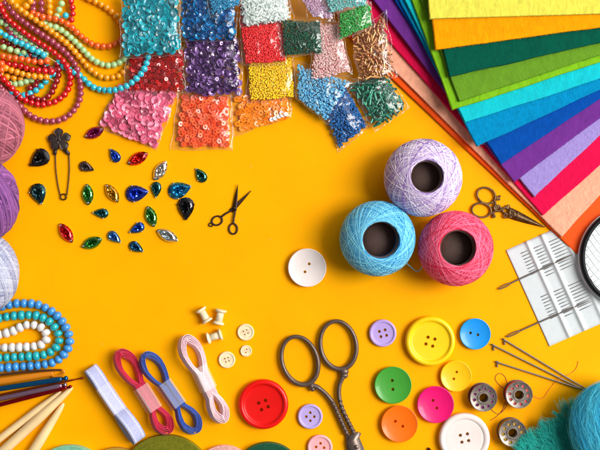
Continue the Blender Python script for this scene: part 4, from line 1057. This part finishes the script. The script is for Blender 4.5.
def seed_beads(name, label, q, z0, T, dia, c, c2, layers=2, shape='sphere', rough=.18, metal=0, coat=.4, mg=.06, dens=1.0, trans=0, cat='seed beads'):
    P = fill_pts(q, z0, T, dia, layers, mg, dens)
    if shape == 'sphere': tV, tF = cube_sphere(dia/2); M = rand_rot(len(P))
    elif shape == 'ring': tV, tF = torus_bead(dia/2, dia*.24); M = rand_rot(len(P), 1.1)
    elif shape == 'disc': tV, tF = closed_lathe([(dia*.16, 0), (dia*.5, 0), (dia*.5, .4), (dia*.16, .4)], 12); M = rand_rot(len(P), .42)
    elif shape == 'tube': tV, tF = tube([(-dia*2, 0, 0), (dia*2, 0, 0)], dia*.42, 6); M = rand_rot(len(P), .35)
    V, F, A = scatter(tV, tF, P, M)
    m = mat(name+'_'+str(int(q[0][0]*10)), c, rough=rough, c2=c2, attr='rnd', metal=metal, coat=coat, trans=trans)
    o = P.mean(0)
    ob = link(name, mesh(name, V-o, F, m, shape != 'disc', A), None, o); tag(ob, label, cat, None, 'stuff'); return ob
def cup_mesh(name, R, m, thick=.35, cup=.3, seg=12):
    V, F = closed_lathe([(R*.2, 0), (R*.48, 0), (R, R*cup), (R*.97, R*cup+thick), (R*.48, thick), (R*.2, thick)], seg)
    return mesh(name, V, F, m, False)
def sequins(label, grp, q, z0, T, R, c, c2, count, under, rough=.15, metal=.0, thick=.35, cup=.3, mg=.07, mind=.9, coat=.8, tilt=.55, catw='sequin'):
    mats = [mat('sequin_%s_%d' % (grp[:8].replace(' ', '_'), k), tuple(c[i]*(1-f)+c2[i]*f for i in range(3)), rough=rough, metal=metal, coat=coat) for k, f in enumerate((0, .35, .7))]
    ms = [cup_mesh('sequin', R, m, thick, cup) for m in mats]
    P = []; tries = 0; sx = .5/max(1, 1)
    while len(P) < count and tries < 9000:
        tries += 1; u, v = random.uniform(mg, 1-mg), random.uniform(mg, 1-mg); p = bil(q, u, v)
        if any((p[0]-a)**2+(p[1]-b)**2 < (2*R*mind*(.62 if tries > 5000 else .8))**2 for a, b, *_ in P): continue
        P.append((p[0], p[1], u, v))
    for x, y, u, v in P:
        o_ = link('sequin', random.choice(ms), None, W(x, y, z0+.4+T*fsh(u, v, .3)-.5-R*.25+random.uniform(-.6, .5)))
        a = random.uniform(0, 6.28); tl = tilt*random.random()**.6
        o_.rotation_mode = 'QUATERNION'
        q_ = Matrix.Rotation(tl, 3, (math.cos(a), math.sin(a), 0)) @ Matrix.Rotation(random.uniform(0, 6), 3, 'Z')
        if random.random() < .22: q_ = q_ @ Matrix.Rotation(PI, 3, 'X')
        o_.rotation_quaternion = q_.to_quaternion()
        tag(o_, label, catw, grp)
    if under:
        Q = fill_pts(q, z0, T*.62, R*1.5, 1, mg, 1)
        tV, tF = closed_lathe([(R*.2, 0), (R*.48, 0), (R, R*cup), (R*.97, R*cup+thick), (R*.48, thick), (R*.2, thick)], 10)
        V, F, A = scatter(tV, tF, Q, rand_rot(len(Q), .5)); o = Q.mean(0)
        ob = link('loose_sequins', mesh('loose_sequins', V-o, F, mat('under_'+grp[:8], tuple(v*.62 for v in c2), rough=rough, metal=metal, coat=coat, c2=c2, attr='rnd'), False, A), None, o)  # lower sequins darkened: shade of the gaps put into their colour
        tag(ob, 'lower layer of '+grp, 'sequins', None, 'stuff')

# quads: top left, top right, bottom right, bottom left
q = [(118, 84), (180, 91), (156, 150), (98, 126)]
bag('clear bag of pink sequins at the lower left of the bags', q, .3, 6)
sequins('thick pink cup sequin inside the pink bag', 'pink sequins in the lower left bag', q, .3, 6, 4.3, (255, 156, 184), (250, 104, 146), 70, True, rough=.3, thick=1.2, coat=.4, cup=.22, tilt=.3)
q = [(179, 91), (231, 94), (233, 150), (170.5, 150)]
bag('clear bag of coral orange ring sequins between the pink and amber ones', q, .3, 6)
seed_beads('ring_sequins', 'coral orange ring sequins heaped in the lower middle bag', q, .3, 6, 5.1, (255, 118, 64), (255, 78, 28), 4, 'disc', dens=1.1, rough=.3, coat=.5, cat='sequins')
q = [(231, 95), (290, 92), (291, 117.5), (233.5, 135.5)]
bag('thin clear bag of amber orange ring sequins below the yellow beads', q, .3, 3)
seed_beads('ring_sequins', 'translucent amber orange ring sequins in the thin bag', q, .3, 3, 5.6, (255, 152, 16), (255, 132, 4), 3, 'disc', dens=1.1, rough=.3, coat=.5, cat='sequins')
ws = mat('white_sequin', (244, 244, 240), rough=.3, coat=.4); wsm = cup_mesh('sequin', 2.3, ws, .4, .2)  # highlights on the amber sequins, painted in as white ones
for k, (x, y) in enumerate(((271.5, 119.3), (275, 118.5), (279, 117), (282.5, 115.5), (286, 114.5), (281.5, 112.5))):
    s_ = link('sequin', wsm, None, W(x, y, 4.3+.2*k)); s_.rotation_euler = (random.uniform(-.5, .5), random.uniform(-.5, .5), 0)
    tag(s_, 'small sequin coloured white as a highlight in the amber orange bag', 'sequin', 'sequins whitened as highlights in the amber bag')
q = [(126, 50), (187, 48), (188, 93.5), (124, 93)]
bag('clear bag of shiny red ring sequins under the turquoise bag', q, 6.3, 4)
seed_beads('ring_sequins', 'glossy dark red ring sequins heaped under the turquoise bag', q, 6.3, 4, 3.9, (232, 14, 16), (150, 0, 8), 3, 'disc', rough=.12, metal=.3, coat=1, cat='sequins')
q = [(184, 36), (241, 36), (243, 96), (184.5, 97)]
bag('clear bag of metallic purple sequins in the middle row', q, 6, 6)
sequins('metallic purple cup sequin inside the purple bag', 'purple sequins in the middle bag', q, 6, 6, 4.2, (176, 134, 206), (92, 50, 120), 66, True, rough=.2, metal=.35, cup=.35)
q = [(180, -8), (236, -8), (237, 41), (181, 42)]
bag('clear bag of bright blue sequins at the top edge', q, 12.5, 5)
sequins('bright blue cup sequin inside the blue bag at the top edge', 'blue sequins in the top bag', q, 12.5, 5, 3.7, (12, 154, 220), (0, 92, 168), 70, True, rough=.16, metal=.2, cup=.33)
q = [(120.5, -10), (178.5, -10), (182.5, 55.5), (121, 58)]
bag('clear bag of turquoise sequins at the top edge', q, 17.2, 5)
sequins('turquoise cup sequin inside the turquoise bag', 'turquoise sequins in the top left bag', q, 17.2, 5, 3.8, (16, 196, 212), (0, 158, 178), 92, True, rough=.3, coat=.4, cup=.16, tilt=.38)
q = [(246, 60), (293, 56), (296, 98), (248, 103)]
bag('clear bag of golden yellow seed beads', q, 4.3, 5)
seed_beads('seed_beads', 'golden yellow seed beads filling the bag below the red ones', q, 4.3, 5, 2.1, (255, 226, 20), (255, 200, 6), 3, mg=.03, dens=1.15)
q = [(313, 90), (345, 84), (369.5, 126.5), (338.5, 152)]
bag('clear bag of deep blue seed beads, lowest of the bags', q, .3, 8, mg=.08)
seed_beads('seed_beads', 'deep blue seed beads filling the lowest bag', q, .3, 8, 2.7, (20, 124, 200), (4, 84, 160), 3, 'ring', mg=.03)
q = [(293, 55), (352, 68), (352, 92), (322, 126)]
q = [(292, 60), (357, 80), (326, 125), (296, 99)]
bag('clear bag of pale blue glass beads over the deep blue bag', q, 7.5, 5)
seed_beads('glass_beads', 'pale sky blue glass beads over the deep blue bag', q, 7.5, 5, 2.9, (140, 214, 244), (60, 170, 226), 2, 'ring', rough=.1, coat=1)
q = [(346, 82), (384, 70), (410, 107), (375.5, 132)]
bag('clear bag of emerald green bugle beads', q, 4.6, 6)
def bugles(label, grp, q, z0, T, ln, r, c, c2, count, rough, metal, align, mg=.08):
    m = [mat('bugle_%s_%d' % (grp[:5], k), tuple(c[i]*(1-f)+c2[i]*f for i in range(3)), rough=rough, metal=metal, coat=.8) for k, f in enumerate((0, .4, .8))]
    ms = []
    for k in range(3):
        V, F = closed_lathe([(r*.55, -ln/2), (r, -ln/2), (r, ln/2), (r*.55, ln/2)], 8); ms.append(mesh('bugle_bead', V, F, m[k]))
        ms[-1].set_sharp_from_angle(angle=.9)
    P = []; tries = 0
    while len(P) < count and tries < 12000:
        tries += 1; u, v = random.uniform(mg, 1-mg), random.uniform(mg, 1-mg); p = bil(q, u, v)
        if any((p[0]-a)**2+(p[1]-b)**2 < (2.6 if tries > 6000 else 3.6)**2 for a, b, *_ in P): continue
        P.append((p[0], p[1], u, v))
    for i, (x, y, u, v) in enumerate(P):
        o_ = link('bugle_bead', ms[random.randrange(3)], None, W(x, y, z0+.4+T*fsh(u, v, .3)-r-.2+random.uniform(-1.2, .3)))
        az = align*PI/180+2.4*noise.noise((x*.05, y*.05, z0))+random.gauss(0, .5)
        o_.rotation_euler = (PI/2+random.uniform(-.15, .15), 0, az); tag(o_, label, 'bugle bead', grp)
    Q = fill_pts(q, z0, T*.6, 3, 1, mg, .8); V, F, A = scatter(*tube([(-ln/2, 0, 0), (ln/2, 0, 0)], r, 6), Q, rand_rot(len(Q), .15)); o = Q.mean(0)
    ob = link('loose_bugle_beads', mesh('loose_bugle_beads', V-o, F, mat('under_'+grp[:5], c2, rough=rough, metal=metal, coat=.8), True, A), None, o); tag(ob, 'lower layer of '+grp, 'bugle beads', None, 'stuff')
bugles('emerald green bugle bead in the bag beside the felt sheets', 'emerald bugle beads', q, 4.6, 6, 8.0, 1.15, (16, 150, 118), (2, 86, 70), 88, .15, .15, 60)
q = [(352, 36), (386, 10), (396, 78), (358.5, 85)]
bag('clear bag of copper gold bugle beads over the emerald one', q, 15.6, 6)
bugles('copper gold bugle bead in the bag above the emerald one', 'gold bugle beads', q, 15.6, 6, 6.6, .95, (246, 184, 112), (150, 88, 40), 104, .2, .45, 20)
q = [(316, 20), (338, 22), (354, 74), (308, 84)]
bag('clear bag of blush pink seed beads in the middle', q, 12, 4)
seed_beads('seed_beads', 'blush pink seed beads in the middle bag', q, 12, 4, 2.1, (255, 228, 222), (250, 188, 190), 3, 'ring', mg=.04)
q = [(236.5, 2), (282, 2), (287.5, 64), (243.5, 66)]
bag('clear bag of scarlet seed beads above the yellow one', q, 10.3, 5)
seed_beads('seed_beads', 'scarlet seed beads filling the bag above the yellow ones', q, 10.3, 5, 2.0, (255, 58, 60), (236, 20, 34), 3, mg=.03, dens=1.15)
q = [(279, 18), (322, 20), (324, 54), (282, 57.5)]
bag('clear bag of bottle green seed beads', q, 16.5, 4)
seed_beads('seed_beads', 'bottle green seed beads in the bag above the pale blue one', q, 16.5, 4, 2.0, (12, 112, 80), (0, 62, 50), 3, 'ring', rough=.1, mg=.04)
q = [(238, -12), (286.5, -12), (291.5, 20), (241, 28)]
bag('clear bag of milky white bugle beads at the top edge', q, 16.4, 4)
seed_beads('bugle_beads', 'milky white bugle beads in the bag at the top edge', q, 16.4, 4, 1.9, (228, 238, 234), (206, 222, 218), 2, 'tube', rough=.3, cat='bugle beads')
q = [(338, 13), (371, 1), (374, 26), (337.5, 41)]
bag('clear bag of grass green seed beads overlapping the gold beads', q, 22.8, 4)
seed_beads('seed_beads', 'grass green seed beads in the bag overlapping the gold beads', q, 22.8, 4, 2.0, (90, 214, 104), (24, 156, 66), 3, 'ring', mg=.04)
q = [(280, -16), (328, -16), (336, 22), (301, 31)]
bag('clear bag of pale lilac seed beads with a loose empty corner', q, 21.5, 3)
seed_beads('seed_beads', 'pale lilac seed beads at the top edge', [(288, -16), (328, -16), (334, 20), (313, 18)], 21.5, 3, 2.0, (226, 196, 222), (204, 164, 200), 2, 'ring', mg=.03)
q = [(318, -16), (372, -16), (367, 5), (329, 14)]
bag('clear bag of pale aqua seed beads at the top edge', q, 27.4, 3)
seed_beads('seed_beads', 'pale aqua seed beads at the top edge', q, 27.4, 3, 2.0, (150, 226, 222), (104, 198, 202), 2, 'ring', mg=.03)
q = [(205, -14), (244, -18), (241, 5), (210, 17)]
bag('clear bag of light blue beads poking in at the top edge', q, 19.6, 3)
seed_beads('seed_beads', 'light blue seed beads poking in at the top edge over the blue sequins', q, 19.6, 3, 1.9, (64, 178, 222), (40, 150, 204), 2, 'ring')

# ---------------------------------------------------------------- light, world, camera
elev, az = math.radians(48), math.radians(7)
dirv = Vector((math.cos(elev)*math.cos(az), math.cos(elev)*math.sin(az), math.sin(elev)))
ld = bpy.data.lights.new('window_light', 'AREA'); ld.shape = 'RECTANGLE'; ld.size = 1.0; ld.size_y = 1.1; ld.energy = 47; ld.color = (1, .965, .91)
lo = bpy.data.objects.new('window_light', ld); COL.objects.link(lo); lo.location = Vector((-.02, -.02, 0))+dirv*2.1
lo.rotation_euler = (-dirv).to_track_quat('-Z', 'Y').to_euler()
w = bpy.data.worlds.new('World'); scn.world = w; w.use_nodes = True; nt = w.node_tree; bg = nt.nodes['Background']
tc = nt.nodes.new('ShaderNodeTexCoord'); dp = nt.nodes.new('ShaderNodeVectorMath'); dp.operation = 'DOT_PRODUCT'
dp.inputs[1].default_value = Vector((.72, .42, .42)).normalized()
nt.links.new(tc.outputs['Generated'], dp.inputs[0])
cr = nt.nodes.new('ShaderNodeValToRGB'); nt.links.new(dp.outputs['Value'], cr.inputs['Fac'])
cr.color_ramp.elements[0].position = .2; cr.color_ramp.elements[0].color = (.25, .235, .225, 1); e_ = cr.color_ramp.elements.new(.70); e_.color = (.42, .40, .39, 1)
cr.color_ramp.elements[2].position = .9; cr.color_ramp.elements[2].color = (3.4, 3.3, 3.3, 1)
nt.links.new(cr.outputs['Color'], bg.inputs['Color']); bg.inputs['Strength'].default_value = .62
cd = bpy.data.cameras.new('camera'); co = bpy.data.objects.new('camera', cd); COL.objects.link(co)
co.location = (0, 0, D*S); cd.sensor_width = 36; cd.lens = 36*D/600; cd.clip_start = .02; cd.clip_end = 50
scn.camera = co
scn.view_settings.view_transform = 'Standard'; scn.view_settings.look = 'None'; scn.view_settings.exposure = 0; scn.view_settings.gamma = 1
scn.cycles.transparent_max_bounces = 32; scn.cycles.max_bounces = 8
